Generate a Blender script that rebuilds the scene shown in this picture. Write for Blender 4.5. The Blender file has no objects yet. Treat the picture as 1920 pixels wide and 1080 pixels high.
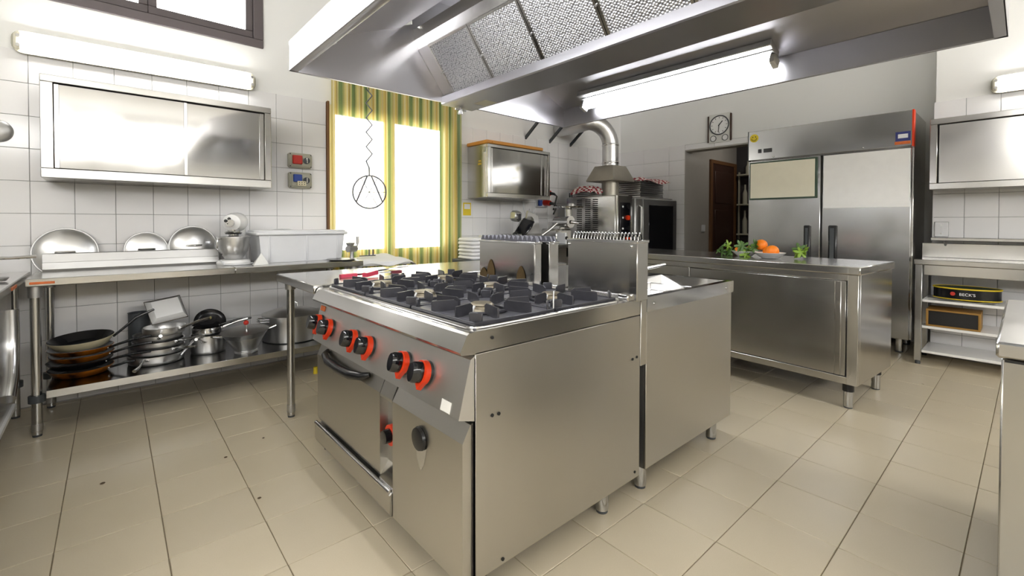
import bpy, math, random
from mathutils import Vector, Matrix, Euler
random.seed(11)
sc = bpy.context.scene
COL = sc.collection
pi = math.pi
# ------------------------------------------------------------------ camera
CAMH = 1.1564
yaw, pit, rol = 0.8415, 0.0174, 0.0017
fwd = Vector((math.cos(yaw) * math.cos(pit), math.sin(yaw) * math.cos(pit), -math.sin(pit)))
rt = fwd.cross(Vector((0, 0, 1))).normalized(); up = rt.cross(fwd)
r2 = rt * math.cos(rol) + up * math.sin(rol); u2 = -rt * math.sin(rol) + up * math.cos(rol)
cam_d = bpy.data.cameras.new('camera'); cam = bpy.data.objects.new('camera', cam_d); COL.objects.link(cam)
cam.matrix_world = Matrix(((r2.x, u2.x, -fwd.x, 0), (r2.y, u2.y, -fwd.y, 0), (r2.z, u2.z, -fwd.z, CAMH), (0, 0, 0, 1)))
cam_d.sensor_width = 36; cam_d.lens = 856.84 / 1920 * 36
cam_d.shift_x = -2.73 / 1920; cam_d.shift_y = -(540 - 432.29) / 1920; cam_d.clip_start = 0.03
sc.camera = cam
# ------------------------------------------------------------------ world and daylight
wd = bpy.data.worlds.new('overcast_sky'); sc.world = wd; wd.use_nodes = True
bg = wd.node_tree.nodes['Background']; bg.inputs[0].default_value = (1.0, 0.985, 0.95, 1); bg.inputs[1].default_value = 6.5
def portal(loc, rot, sx, sy):
    l = bpy.data.lights.new('window_portal', 'AREA'); l.shape = 'RECTANGLE'; l.size = sx; l.size_y = sy
    l.cycles.is_portal = True
    o = bpy.data.objects.new('window_portal', l); COL.objects.link(o); o.location = loc; o.rotation_euler = rot
# an area light points along its local -Z
portal((0.06, 4.30, 2.86), (-pi / 2, 0, 0), 1.8, .62)      # high window, left wall (faces -Y)
portal((2.12, 4.30, 1.55), (-pi / 2, 0, 0), 1.3, 1.4)      # glazed door, left wall
portal((-2.6, -.55, 2.75), (0, -pi / 2, 0), .66, 4.1)      # added unseen strip window of the rear wall (faces +X)
portal((1.6, -4.5, 2.75), (pi / 2, 0, 0), 7.6, .66)        # added unseen strip window of the side wall (faces +Y)
vs = sc.view_settings
vs.view_transform = 'Standard'; vs.look = 'None'; vs.gamma = 1; vs.use_curve_mapping = False
vs.exposure = 1.3
sc.cycles.max_bounces = 8; sc.cycles.diffuse_bounces = 5; sc.cycles.glossy_bounces = 5; sc.cycles.transparent_max_bounces = 12
sc.cycles.caustics_reflective = False; sc.cycles.caustics_refractive = False; sc.cycles.sample_clamp_indirect = 6.0

# ------------------------------------------------------------------ materials
def lin(c):
    return tuple((x / 12.92 if x <= .04045 else ((x + .055) / 1.055) ** 2.4) for x in c)
def rgb(r, g, b): return lin((r / 255, g / 255, b / 255)) + (1,)
def newmat(name):
    m = bpy.data.materials.new(name); m.use_nodes = True
    nt = m.node_tree; return m, nt, nt.nodes['Principled BSDF']
def plain(name, col, rough=.5, metal=0., var=.04, scale=14, bump=0., coat=0., spec=None, rand=0.):
    """procedural material: base colour with a little noise, optional bump and per-object tint"""
    m, nt, p = newmat(name); N = nt.nodes; L = nt.links
    tc = N.new('ShaderNodeTexCoord'); nz = N.new('ShaderNodeTexNoise'); nz.inputs['Scale'].default_value = scale; nz.inputs['Detail'].default_value = 4
    L.new(tc.outputs['Object'], nz.inputs['Vector'])
    mx = N.new('ShaderNodeMix'); mx.data_type = 'RGBA'
    a = [max(0, c * (1 - var)) for c in col[:3]] + [1]; b = [min(1, c * (1 + var)) for c in col[:3]] + [1]
    mx.inputs[6].default_value = a; mx.inputs[7].default_value = b
    L.new(nz.outputs['Fac'], mx.inputs[0])
    out = mx.outputs[2]
    if rand:
        oi = N.new('ShaderNodeObjectInfo'); mr = N.new('ShaderNodeMapRange')
        mr.inputs[3].default_value = 1 - rand; mr.inputs[4].default_value = 1 + rand
        L.new(oi.outputs['Random'], mr.inputs[0])
        vm = N.new('ShaderNodeVectorMath'); vm.operation = 'SCALE'
        L.new(out, vm.inputs[0]); L.new(mr.outputs[0], vm.inputs['Scale']); out = vm.outputs[0]
    L.new(out, p.inputs['Base Color'])
    p.inputs['Roughness'].default_value = rough; p.inputs['Metallic'].default_value = metal
    p.inputs['Coat Weight'].default_value = coat
    if spec is not None: p.inputs['Specular IOR Level'].default_value = spec
    if bump:
        bp = N.new('ShaderNodeBump'); bp.inputs['Strength'].default_value = bump; bp.inputs['Distance'].default_value = .01
        L.new(nz.outputs['Fac'], bp.inputs['Height']); L.new(bp.outputs[0], p.inputs['Normal'])
    return m
def steel(name, base=.56, r0=.2, r1=.42, grain=(3, 3, 90), tint=(1, 1, 1), smudge=2.2):
    """brushed stainless steel: streaky roughness plus soft smudges"""
    m, nt, p = newmat(name); N = nt.nodes; L = nt.links
    tc = N.new('ShaderNodeTexCoord'); mp = N.new('ShaderNodeMapping'); mp.inputs['Scale'].default_value = grain
    L.new(tc.outputs['Object'], mp.inputs[0])
    g = N.new('ShaderNodeTexNoise'); g.inputs['Scale'].default_value = 3; g.inputs['Detail'].default_value = 3; L.new(mp.outputs[0], g.inputs['Vector'])
    s = N.new('ShaderNodeTexNoise'); s.inputs['Scale'].default_value = smudge; s.inputs['Detail'].default_value = 2.5; s.inputs['Distortion'].default_value = .6
    L.new(tc.outputs['Object'], s.inputs['Vector'])
    ad = N.new('ShaderNodeMath'); ad.operation = 'MULTIPLY_ADD'; ad.inputs[1].default_value = .18; L.new(g.outputs['Fac'], ad.inputs[0]); L.new(s.outputs['Fac'], ad.inputs[2])
    mr = N.new('ShaderNodeMapRange'); mr.inputs[1].default_value = .35; mr.inputs[2].default_value = .85; mr.inputs[3].default_value = r0; mr.inputs[4].default_value = r1
    L.new(ad.outputs[0], mr.inputs[0]); L.new(mr.outputs[0], p.inputs['Roughness'])
    mx = N.new('ShaderNodeMix'); mx.data_type = 'RGBA'
    mx.inputs[6].default_value = [base * .96 * t for t in tint] + [1]; mx.inputs[7].default_value = [base * 1.04 * t for t in tint] + [1]
    L.new(s.outputs['Fac'], mx.inputs[0]); L.new(mx.outputs[2], p.inputs['Base Color'])
    p.inputs['Metallic'].default_value = 1
    return m
def emit(name, col, st):
    m, nt, p = newmat(name); p.inputs['Base Color'].default_value = (.9, .9, .9, 1)
    p.inputs['Emission Color'].default_value = col; p.inputs['Emission Strength'].default_value = st; return m

M = {}
M['steel'] = steel('brushed_steel', .54, r0=.16, r1=.24, tint=(1, .985, .955))
M['steel_v'] = steel('brushed_steel_vertical', .56, grain=(70, 70, 2))
M['steel_h'] = steel('satin_steel_panel', .56, r0=.19, r1=.255, grain=(4, 4, 60), tint=(1, .985, .955))
M['steel_door'] = steel('cabinet_door_steel', .46, r0=.07, r1=.13, grain=(4, 4, 60), tint=(1, .985, .955), smudge=3)
M['steel_range'] = steel('range_panel_steel', .53, r0=.29, r1=.36, grain=(4, 4, 60), tint=(1, .97, .91))  # beige reflection of the floor tinted into the base colour
M['steel_fridge'] = steel('fridge_door_steel', .45, r0=.18, r1=.258, grain=(4, 4, 60), smudge=3)
M['wood_box'] = plain('ochre_wood', rgb(158, 118, 52), .55, 0, .15, 8)
M['steel_panel'] = steel('control_panel_steel', .70, r0=.38, r1=.46, grain=(4, 60, 4), tint=(1, .985, .96))
M['steel_dull'] = steel('dull_steel', .44, r0=.36, r1=.48)
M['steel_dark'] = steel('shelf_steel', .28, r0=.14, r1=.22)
M['steel_hood'] = steel('hood_steel', .52, r0=.29, r1=.38, tint=(1, .985, 1.02), smudge=1.3)
M['steel_leg'] = steel('leg_tube_steel', .5, r0=.16, r1=.25, grain=(40, 40, 3))
M['chrome'] = steel('polished_metal', .62, r0=.06, r1=.18)
M['alu'] = steel('aluminium', .6, r0=.285, r1=.38, grain=(6, 6, 40))
M['iron'] = plain('cast_iron_enamel', rgb(58, 58, 64), .36, .2, .3, 30, .1)
M['iron_tray'] = plain('burner_tray_enamel', rgb(98, 98, 106), .38, .3, .25, 20, .1)
M['burner'] = plain('burner_brass_grey', rgb(128, 120, 104), .45, .7, .2, 40, .1)
M['black'] = plain('black_plastic', rgb(22, 23, 26), .25, 0, .1, 20)
M['black_gloss'] = plain('black_gloss', rgb(14, 15, 20), .1, 0, .1, 20, coat=.4)
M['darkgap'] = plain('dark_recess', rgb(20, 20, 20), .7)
M['red'] = plain('orange_red_plastic', rgb(226, 62, 24), .3, 0, .05, 10)
M['redsw'] = plain('red_plastic', rgb(190, 40, 25), .35)
M['blue'] = plain('blue_plastic', rgb(40, 70, 150), .4)
M['grey_pl'] = plain('grey_plastic', rgb(176, 174, 158), .45)
M['grey_dk'] = plain('dark_grey_plastic', rgb(70, 74, 78), .5)
M['white_pl'] = plain('white_plastic', rgb(232, 233, 236), .35)
M['white_en'] = plain('white_enamel', rgb(246, 246, 246), .22, coat=.2)
M['cream'] = plain('cream_board', rgb(240, 235, 216), .5)
M['paper'] = plain('white_paper', rgb(235, 235, 232), .8)
M['wood'] = plain('orange_wood', rgb(214, 148, 66), .5, 0, .12, 6)
M['wood_dk'] = plain('dark_brown_wood', rgb(66, 42, 34), .45, 0, .25, 5)
M['frame_grey'] = plain('grey_painted_wood', rgb(92, 84, 86), .5, 0, .08, 6)
M['frame_brown'] = plain('brown_painted_wood', rgb(112, 78, 48), .5, 0, .12, 6)
M['wall'] = plain('white_plaster', rgb(244, 244, 243), .85, 0, .01, 3)
M['ceil'] = plain('ceiling_plaster', rgb(248, 248, 246), .9, 0, .01, 2)
M['tile'] = plain('white_glazed_tile', rgb(243, 242, 243), .12, 0, .012, 2, rand=.012, coat=.1)
M['grout_w'] = plain('grey_tile_grout', rgb(168, 168, 168), .85)
M['grout_f'] = plain('brown_floor_grout', rgb(138, 126, 104), .9)
def floor_mat():
    m, nt, p = newmat('beige_floor_tile'); N = nt.nodes; L = nt.links
    tc = N.new('ShaderNodeTexCoord'); oi = N.new('ShaderNodeObjectInfo')
    nz = N.new('ShaderNodeTexNoise'); nz.inputs['Scale'].default_value = 260; nz.inputs['Detail'].default_value = 2
    n2 = N.new('ShaderNodeTexNoise'); n2.inputs['Scale'].default_value = 5; n2.inputs['Detail'].default_value = 4; n2.noise_dimensions = '4D'
    L.new(tc.outputs['Object'], nz.inputs['Vector']); L.new(tc.outputs['Object'], n2.inputs['Vector']); L.new(oi.outputs['Random'], n2.inputs['W'])
    mx = N.new('ShaderNodeMix'); mx.data_type = 'RGBA'
    mx.inputs[6].default_value = rgb(200, 187, 160); mx.inputs[7].default_value = rgb(217, 205, 182)
    ad = N.new('ShaderNodeMath'); ad.operation = 'MULTIPLY_ADD'; ad.inputs[1].default_value = .5
    L.new(nz.outputs['Fac'], ad.inputs[0])
    h = N.new('ShaderNodeMath'); h.operation = 'MULTIPLY'; h.inputs[1].default_value = .5; L.new(n2.outputs['Fac'], h.inputs[0]); L.new(h.outputs[0], ad.inputs[2])
    L.new(ad.outputs[0], mx.inputs[0])
    mr = N.new('ShaderNodeMapRange'); mr.inputs[3].default_value = .965; mr.inputs[4].default_value = 1.03; L.new(oi.outputs['Random'], mr.inputs[0])
    vm = N.new('ShaderNodeVectorMath'); vm.operation = 'SCALE'; L.new(mx.outputs[2], vm.inputs[0]); L.new(mr.outputs[0], vm.inputs['Scale'])
    L.new(vm.outputs[0], p.inputs['Base Color'])
    r = N.new('ShaderNodeMapRange'); r.inputs[3].default_value = .22; r.inputs[4].default_value = .42; L.new(n2.outputs['Fac'], r.inputs[0]); L.new(r.outputs[0], p.inputs['Roughness'])
    return m
M['floor'] = floor_mat()
def filter_mat():
    m, nt, p = newmat('knitted_filter_mesh'); N = nt.nodes; L = nt.links
    tc = N.new('ShaderNodeTexCoord'); mp = N.new('ShaderNodeMapping'); mp.inputs['Rotation'].default_value = (0, 0, .78); mp.inputs['Scale'].default_value = (60, 85, 60)
    L.new(tc.outputs['Object'], mp.inputs[0])
    v = N.new('ShaderNodeTexVoronoi'); v.inputs['Scale'].default_value = 1.15; L.new(mp.outputs[0], v.inputs['Vector'])
    v.inputs['Randomness'].default_value = .35
    rp = N.new('ShaderNodeValToRGB'); rp.color_ramp.elements[0].position = .3; rp.color_ramp.elements[0].color = (.55, .55, .56, 1)
    rp.color_ramp.elements[1].position = .7; rp.color_ramp.elements[1].color = (.14, .14, .15, 1)
    L.new(v.outputs['Distance'], rp.inputs[0]); L.new(rp.outputs[0], p.inputs['Base Color'])
    p.inputs['Metallic'].default_value = .85; p.inputs['Roughness'].default_value = .42
    bp = N.new('ShaderNodeBump'); bp.inputs['Strength'].default_value = .8; bp.inputs['Distance'].default_value = .006; bp.invert = True
    L.new(v.outputs['Distance'], bp.inputs['Height']); L.new(bp.outputs[0], p.inputs['Normal'])
    return m
M['filter'] = filter_mat()
def curtain_mat():
    m, nt, p = newmat('striped_sheer_curtain'); N = nt.nodes; L = nt.links
    uv = N.new('ShaderNodeUVMap'); sp = N.new('ShaderNodeSeparateXYZ'); L.new(uv.outputs[0], sp.inputs[0])
    fr = N.new('ShaderNodeMath'); fr.operation = 'FRACT'
    ml = N.new('ShaderNodeMath'); ml.operation = 'MULTIPLY'; ml.inputs[1].default_value = 12.0
    L.new(sp.outputs[0], ml.inputs[0]); L.new(ml.outputs[0], fr.inputs[0])
    rp = N.new('ShaderNodeValToRGB'); rp.color_ramp.interpolation = 'CONSTANT'
    st = [(0, (228, 212, 140)), (.16, (240, 228, 180)), (.24, (224, 200, 116)), (.38, (196, 160, 84)), (.44, (232, 222, 160)), (.54, (178, 182, 110)), (.60, (112, 138, 84)), (.84, (190, 192, 124))]
    e = rp.color_ramp.elements
    e[0].position = 0; e[0].color = rgb(*st[0][1]); e[1].position = st[1][0]; e[1].color = rgb(*st[1][1])
    for pos, c in st[2:]:
        k = e.new(pos); k.color = rgb(*c)
    L.new(fr.outputs[0], rp.inputs[0])
    df = N.new('ShaderNodeBsdfDiffuse'); tl = N.new('ShaderNodeBsdfTranslucent'); tr = N.new('ShaderNodeBsdfTransparent')
    L.new(rp.outputs[0], df.inputs[0]); L.new(rp.outputs[0], tl.inputs[0])
    m1 = N.new('ShaderNodeMixShader'); m1.inputs[0].default_value = .22; L.new(df.outputs[0], m1.inputs[1]); L.new(tl.outputs[0], m1.inputs[2])
    m2 = N.new('ShaderNodeMixShader'); m2.inputs[0].default_value = .16; L.new(m1.outputs[0], m2.inputs[1]); L.new(tr.outputs[0], m2.inputs[2])
    L.new(m2.outputs[0], N['Material Output'].inputs[0])
    return m
M['curtain'] = curtain_mat()
def glass_mat():
    m, nt, p = newmat('window_glass'); N = nt.nodes; L = nt.links
    tr = N.new('ShaderNodeBsdfTransparent'); gl = N.new('ShaderNodeBsdfGlossy'); gl.inputs['Roughness'].default_value = .02
    fz = N.new('ShaderNodeFresnel'); fz.inputs[0].default_value = 1.45
    mx = N.new('ShaderNodeMixShader'); L.new(fz.outputs[0], mx.inputs[0]); L.new(tr.outputs[0], mx.inputs[1]); L.new(gl.outputs[0], mx.inputs[2])
    L.new(mx.outputs[0], N['Material Output'].inputs[0]); return m
M['glass'] = glass_mat()
M['tube_l'] = emit('lit_tube_warm', (1, .98, .93, 1), 16)
M['tube_h'] = emit('lit_tube_cool', (.97, .98, 1, 1), 24)
M['tube_c'] = emit('added_corridor_glow', (1, .93, .82, 1), 7)
M['diff'] = plain('clear_lamp_cover', rgb(236, 232, 214), .25)
def check_mat():
    m, nt, p = newmat('red_check_cloth'); N = nt.nodes; L = nt.links
    tc = N.new('ShaderNodeTexCoord'); ck = N.new('ShaderNodeTexChecker'); ck.inputs['Scale'].default_value = 26
    ck.inputs[1].default_value = rgb(150, 40, 52); ck.inputs[2].default_value = rgb(228, 220, 216)
    L.new(tc.outputs['Object'], ck.inputs[0]); L.new(ck.outputs[0], p.inputs['Base Color']); p.inputs['Roughness'].default_value = .9; return m
M['check'] = check_mat()
def copper_mat():
    m, nt, p = newmat('heat_stained_pan'); N = nt.nodes; L = nt.links
    tc = N.new('ShaderNodeTexCoord'); nz = N.new('ShaderNodeTexNoise'); nz.inputs['Scale'].default_value = 9; nz.inputs['Detail'].default_value = 6; L.new(tc.outputs['Object'], nz.inputs['Vector'])
    rp = N.new('ShaderNodeValToRGB'); rp.color_ramp.elements[0].position = .35; rp.color_ramp.elements[0].color = rgb(58, 30, 14); rp.color_ramp.elements[1].position = .6; rp.color_ramp.elements[1].color = rgb(206, 124, 34)
    L.new(nz.outputs['Fac'], rp.inputs[0]); L.new(rp.outputs[0], p.inputs['Base Color']); p.inputs['Roughness'].default_value = .32; p.inputs['Metallic'].default_value = .45; return m
M['copper'] = copper_mat()
M['pan_in'] = plain('worn_nonstick', rgb(34, 34, 36), .22, .2, .3, 12, .05)
M['cream_en'] = plain('cream_pan_enamel', rgb(216, 208, 178), .3, 0, .08, 9)
M['orange'] = plain('orange_peel', rgb(240, 128, 14), .42, 0, .06, 60, .25)
M['leaf'] = plain('green_leaf', rgb(70, 104, 42), .45, 0, .45, 30)
M['leaf2'] = plain('light_green_leaf', rgb(124, 156, 48), .45, 0, .35, 30)
M['pink'] = plain('pink_silicone', rgb(205, 62, 88), .5)
M['maroon'] = plain('maroon_plastic', rgb(110, 40, 52), .4)
M['yellow'] = plain('yellow_print', rgb(232, 206, 50), .55)
M['ochre'] = plain('ochre_notice', rgb(206, 176, 76), .6, 0, .1, 18)
M['orange_st'] = plain('orange_sticker', rgb(204, 104, 48), .5, 0, .25, 30)
M['bluest'] = plain('dark_blue_sticker', rgb(48, 56, 120), .5)
M['ltblue'] = plain('light_blue_box', rgb(136, 186, 214), .5)
M['cloth'] = plain('white_cloth', rgb(228, 228, 230), .85, 0, .04, 9, .5)
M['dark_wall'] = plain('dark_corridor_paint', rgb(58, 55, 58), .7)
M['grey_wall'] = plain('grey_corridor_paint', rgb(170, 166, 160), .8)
M['oven_glass'] = plain('dark_oven_glass', rgb(18, 18, 20), .08, 0, .1, 4, coat=.3)
M['duct'] = plain('galvanised_cone', rgb(172, 167, 156), .42, .75, .12, 8)
M['green'] = plain('bottle_green', rgb(52, 74, 58), .4)
M['silver'] = plain('silver_paint', rgb(226, 226, 222), .4, .0)
M['stain'] = plain('brown_burn_stain', rgb(96, 78, 50), .5, .5, .5, 20)
M['dirt'] = plain('dark_floor_crumb', rgb(84, 68, 48), .8)
# ------------------------------------------------------------------ mesh helpers
WL = {}
class MB:
    def __init__(s): s.v = []; s.f = []; s.s = []; s.m = []; s.M = Matrix.Identity(4); s.mi = 0
    def add(s, vs, fs, smooth=False):
        o = len(s.v); s.v += [s.M @ Vector(p) for p in vs]
        for q in fs: s.f.append([i + o for i in q]); s.s.append(smooth); s.m.append(s.mi)
        return s
    def box(s, x0, x1, y0, y1, z0, z1, b=0.):
        x0, x1 = min(x0, x1), max(x0, x1); y0, y1 = min(y0, y1), max(y0, y1); z0, z1 = min(z0, z1), max(z0, z1)
        b = min(b, .45 * (x1 - x0), .45 * (y1 - y0), .45 * (z1 - z0))
        if b <= 0:
            vs = [(x, y, z) for x in (x0, x1) for y in (y0, y1) for z in (z0, z1)]
            return s.add(vs, [(0, 1, 3, 2), (4, 6, 7, 5), (0, 4, 5, 1), (2, 3, 7, 6), (0, 2, 6, 4), (1, 5, 7, 3)])
        X = (x0, x1); Y = (y0, y1); Z = (z0, z1); vs = []; idx = {}
        for i in (0, 1):
            for j in (0, 1):
                for k in (0, 1):
                    sx = b if i == 0 else -b; sy = b if j == 0 else -b; sz = b if k == 0 else -b
                    idx[i, j, k] = len(vs)
                    vs += [(X[i], Y[j] + sy, Z[k] + sz), (X[i] + sx, Y[j], Z[k] + sz), (X[i] + sx, Y[j] + sy, Z[k])]
        I = lambda i, j, k, a: idx[i, j, k] + a
        fs = []
        for a in (0, 1):
            q = [I(a, 0, 0, 0), I(a, 0, 1, 0), I(a, 1, 1, 0), I(a, 1, 0, 0)]; fs.append(q if a == 0 else q[::-1])
            q = [I(0, a, 0, 1), I(1, a, 0, 1), I(1, a, 1, 1), I(0, a, 1, 1)]; fs.append(q if a == 0 else q[::-1])
            q = [I(0, 0, a, 2), I(0, 1, a, 2), I(1, 1, a, 2), I(1, 0, a, 2)]; fs.append(q if a == 0 else q[::-1])
        for a in (0, 1):
            for c in (0, 1):
                q = [I(a, c, 0, 0), I(a, c, 0, 1), I(a, c, 1, 1), I(a, c, 1, 0)]; fs.append(q if a == c else q[::-1])
                q = [I(a, 0, c, 0), I(a, 1, c, 0), I(a, 1, c, 2), I(a, 0, c, 2)]; fs.append(q if a == c else q[::-1])
                q = [I(0, a, c, 1), I(0, a, c, 2), I(1, a, c, 2), I(1, a, c, 1)]; fs.append(q if a == c else q[::-1])
        for i in (0, 1):
            for j in (0, 1):
                for k in (0, 1):
                    q = [I(i, j, k, 0), I(i, j, k, 1), I(i, j, k, 2)]; fs.append(q if (i + j + k) % 2 == 1 else q[::-1])
        return s.add(vs, fs)
    def frame(s, p0, p1):
        d = (Vector(p1) - Vector(p0)); L = d.length; d.normalize()
        a = Vector((0, 0, 1)) if abs(d.z) < .9 else Vector((1, 0, 0))
        u = d.cross(a).normalized(); w = d.cross(u); return d, u, w, L
    def cyl(s, p0, p1, r0, r1=None, n=16, caps=True):
        r1 = r0 if r1 is None else r1; d, u, w, L = s.frame(p0, p1); p0 = Vector(p0); p1 = Vector(p1)
        A = [p0 + (u * math.cos(2 * pi * i / n) + w * math.sin(2 * pi * i / n)) * r0 for i in range(n)]
        B = [p1 + (u * math.cos(2 * pi * i / n) + w * math.sin(2 * pi * i / n)) * r1 for i in range(n)]
        s.add(A + B, [(i, (i + 1) % n, n + (i + 1) % n, n + i) for i in range(n)], True)
        if caps: s.add(A, [list(range(n))[::-1]]); s.add(B, [list(range(n))])
        return s
    def tube(s, pts, r, n=8, closed=False):
        P = [Vector(p) for p in pts]; N = len(P); R = []; prev = None
        for i in range(N):
            if closed: t = P[(i + 1) % N] - P[i - 1]
            else: t = P[min(i + 1, N - 1)] - P[max(i - 1, 0)]
            t.normalize()
            if prev is None:
                a = Vector((0, 0, 1)) if abs(t.z) < .9 else Vector((1, 0, 0)); u = t.cross(a).normalized()
            else:
                u = prev - t * prev.dot(t); u.normalize()
            prev = u; w = t.cross(u); rr = r[i] if isinstance(r, (list, tuple)) else r
            R += [P[i] + (u * math.cos(2 * pi * k / n) + w * math.sin(2 * pi * k / n)) * rr for k in range(n)]
        fs = []
        for i in range(N if closed else N - 1):
            j = (i + 1) % N
            fs += [(i * n + k, i * n + (k + 1) % n, j * n + (k + 1) % n, j * n + k) for k in range(n)]
        s.add(R, fs, True)
        if not closed: s.add(R[:n], [list(range(n))[::-1]]); s.add(R[-n:], [list(range(n))])
        return s
    def lathe(s, prof, n=32, c=(0, 0, 0)):
        c = Vector(c); vs = []; fs = []; m = len(prof)
        for i in range(n):
            a = 2 * pi * i / n
            vs += [c + Vector((r * math.cos(a), r * math.sin(a), z)) for r, z in prof]
        for i in range(n):
            j = (i + 1) % n
            for k in range(m - 1):
                if prof[k][0] < 1e-6 and prof[k + 1][0] < 1e-6: continue
                fs.append((i * m + k, j * m + k, j * m + k + 1, i * m + k + 1))
        return s.add(vs, fs, True)
    def prism(s, poly, ax, a0, a1):
        n = len(poly)
        def P(q, a): return {'x': (a, q[0], q[1]), 'y': (q[0], a, q[1]), 'z': (q[0], q[1], a)}[ax]
        A = [P(q, a0) for q in poly]; B = [P(q, a1) for q in poly]
        s.add(A + B, [(i, (i + 1) % n, n + (i + 1) % n, n + i) for i in range(n)] + [list(range(n))[::-1], list(range(n, 2 * n))]); return s
    def sphere(s, c, r, n=16, m=10, sz=1.):
        s.lathe([(max(0, r * math.sin(pi * k / m)), -r * sz * math.cos(pi * k / m)) for k in range(m + 1)], n, c); return s
    def mesh(s, name, mats, off=Vector((0, 0, 0)), ang=40):
        me = bpy.data.meshes.new(name); me.from_pydata([tuple(p - off) for p in s.v], [], s.f)
        me.validate()
        for m in (mats if isinstance(mats, (list, tuple)) else [mats]): me.materials.append(M[m] if isinstance(m, str) else m)
        if len(me.polygons) == len(s.s):
            me.polygons.foreach_set('use_smooth', s.s); me.polygons.foreach_set('material_index', s.m)
        import bmesh
        bm = bmesh.new(); bm.from_mesh(me); bmesh.ops.remove_doubles(bm, verts=bm.verts, dist=1e-6)
        bmesh.ops.recalc_face_normals(bm, faces=bm.faces); bm.to_mesh(me); bm.free()
        me.set_sharp_from_angle(angle=math.radians(ang))
        me.update(); return me
    def build(s, name, mats, parent=None, label=None, local=False, ang=40):
        off = Vector((0, 0, 0)) if (parent is None or local) else WL[parent]
        o = bpy.data.objects.new(name, s.mesh(name, mats, off, ang)); COL.objects.link(o)
        if parent is not None: o.parent = parent; WL[o] = WL[parent]
        else: WL[o] = Vector((0, 0, 0))
        if label: o['label'] = label
        return o
def thing(name, label, cat, loc=(0, 0, 0), group=None, rz=0, rot=None):
    o = bpy.data.objects.new(name, None); COL.objects.link(o); o.location = loc; o.rotation_euler = rot or (0, 0, rz); o.empty_display_size = .05
    o['label'] = label; o['category'] = cat
    if group: o['group'] = group
    WL[o] = Vector(loc); return o
def solo(name, mb, mats, label, cat, group=None, org=None, ang=40):
    """a thing that is one mesh; its origin sits at its base centre"""
    if org is None:
        xs = [p.x for p in mb.v]; ys = [p.y for p in mb.v]; zs = [p.z for p in mb.v]
        org = Vector(((min(xs) + max(xs)) / 2, (min(ys) + max(ys)) / 2, min(zs)))
    org = Vector(org)
    o = bpy.data.objects.new(name, mb.mesh(name, mats, org, ang)); COL.objects.link(o); o.location = org; WL[o] = org
    o['label'] = label; o['category'] = cat
    if group: o['group'] = group
    return o
def struct(name, mb, mats, parent=None, ang=40):
    o = mb.build(name, mats, parent, ang=ang); o['kind'] = 'structure'; return o
def inst(name, me, parent, loc, rot=(0, 0, 0), label=None):
    """another object that shares mesh data; loc is in the parent's frame when the parent has no rotation of its own"""
    o = bpy.data.objects.new(name, me); COL.objects.link(o); o.parent = parent
    o.location = Vector(loc) - WL[parent]; o.rotation_euler = rot; WL[o] = Vector(loc)
    if label: o['label'] = label
    return o
def text(name, s, size, mat, parent, loc, rot, depth=.0006, align='CENTER'):
    c = bpy.data.curves.new(name, 'FONT'); c.body = s; c.size = size; c.extrude = depth; c.align_x = align; c.align_y = 'CENTER'
    t = bpy.data.objects.new('tmp_text', c); COL.objects.link(t)
    dg = bpy.context.evaluated_depsgraph_get(); me = bpy.data.meshes.new_from_object(t.evaluated_get(dg)); me.name = name
    bpy.data.objects.remove(t); me.materials.clear(); me.materials.append(M[mat])
    return inst(name, me, parent, loc, rot)
def arc(c, r, a0, a1, n, plane='xy'):
    out = []
    for i in range(n + 1):
        a = a0 + (a1 - a0) * i / n; u, v = r * math.cos(a), r * math.sin(a)
        out.append({'xy': (c[0] + u, c[1] + v, c[2]), 'xz': (c[0] + u, c[1], c[2] + v), 'yz': (c[0], c[1] + u, c[2] + v)}[plane])
    return out
def project(p):
    d = Vector(p) - Vector((0, 0, CAMH)); z = d.dot(fwd)
    if z < .05: return None
    return 962.73 + 856.84 * d.dot(r2) / z, 432.29 - 856.84 * d.dot(u2) / z, z
# ------------------------------------------------------------------ the room
YW, XB, XR, ZC, ZT = 4.108, 5.85, 5.40, 3.30, 2.208
# floor: grout bed plus single tiles laid on the same grid as in the kitchen
fl = struct('floor', MB().box(-2.7, 8.2, -4.6, 4.45, -.12, -.004), 'grout_f')
TS, gx0, gy0, gr = .3, 1.0343, 1.0457, -.009
def floor_xy(i, j):
    x, y = gx0 + TS * i, gy0 - TS * j
    return x * math.cos(gr) - y * math.sin(gr), x * math.sin(gr) + y * math.cos(gr)
tb = MB().box(-TS / 2 + .0016, TS / 2 - .0016, -TS / 2 + .0016, TS / 2 - .0016, -.012, 0, .0012)
tile_me = tb.mesh('floor_tile', 'floor')
near, rest = [], []
for i in range(-13, 17):
    for j in range(-11, 18):
        x, y = floor_xy(i + .5, j + .5)
        if y > 4.24 or x > 5.75: continue
        q = project((x, y, 0)); vis = q is not None and -130 < q[0] < 2050 and q[1] < 1200
        (near if vis else rest).append((q[2] if q else 99, x, y))
near.sort()
for d, x, y in near[:290]:
    o = inst('floor_tile', tile_me, fl, (x, y, random.uniform(-.0004, .0004)), (0, 0, gr))
mb = MB()
for d, x, y in near[290:] + rest:
    if x < -2.4 or y < -4.3: continue
    mb.M = Matrix.Translation((x, y, 0)) @ Matrix.Rotation(gr, 4, 'Z'); mb.box(-TS / 2 + .0016, TS / 2 - .0016, -TS / 2 + .0016, TS / 2 - .0016, -.012, 0)
mb.M = Matrix.Identity(4); mb.box(5.95, 7.6, 1.2, 3.2, -.012, 0)
o = mb.build('floor_tile_remainder', 'floor', fl); o['kind'] = 'stuff'
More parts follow.
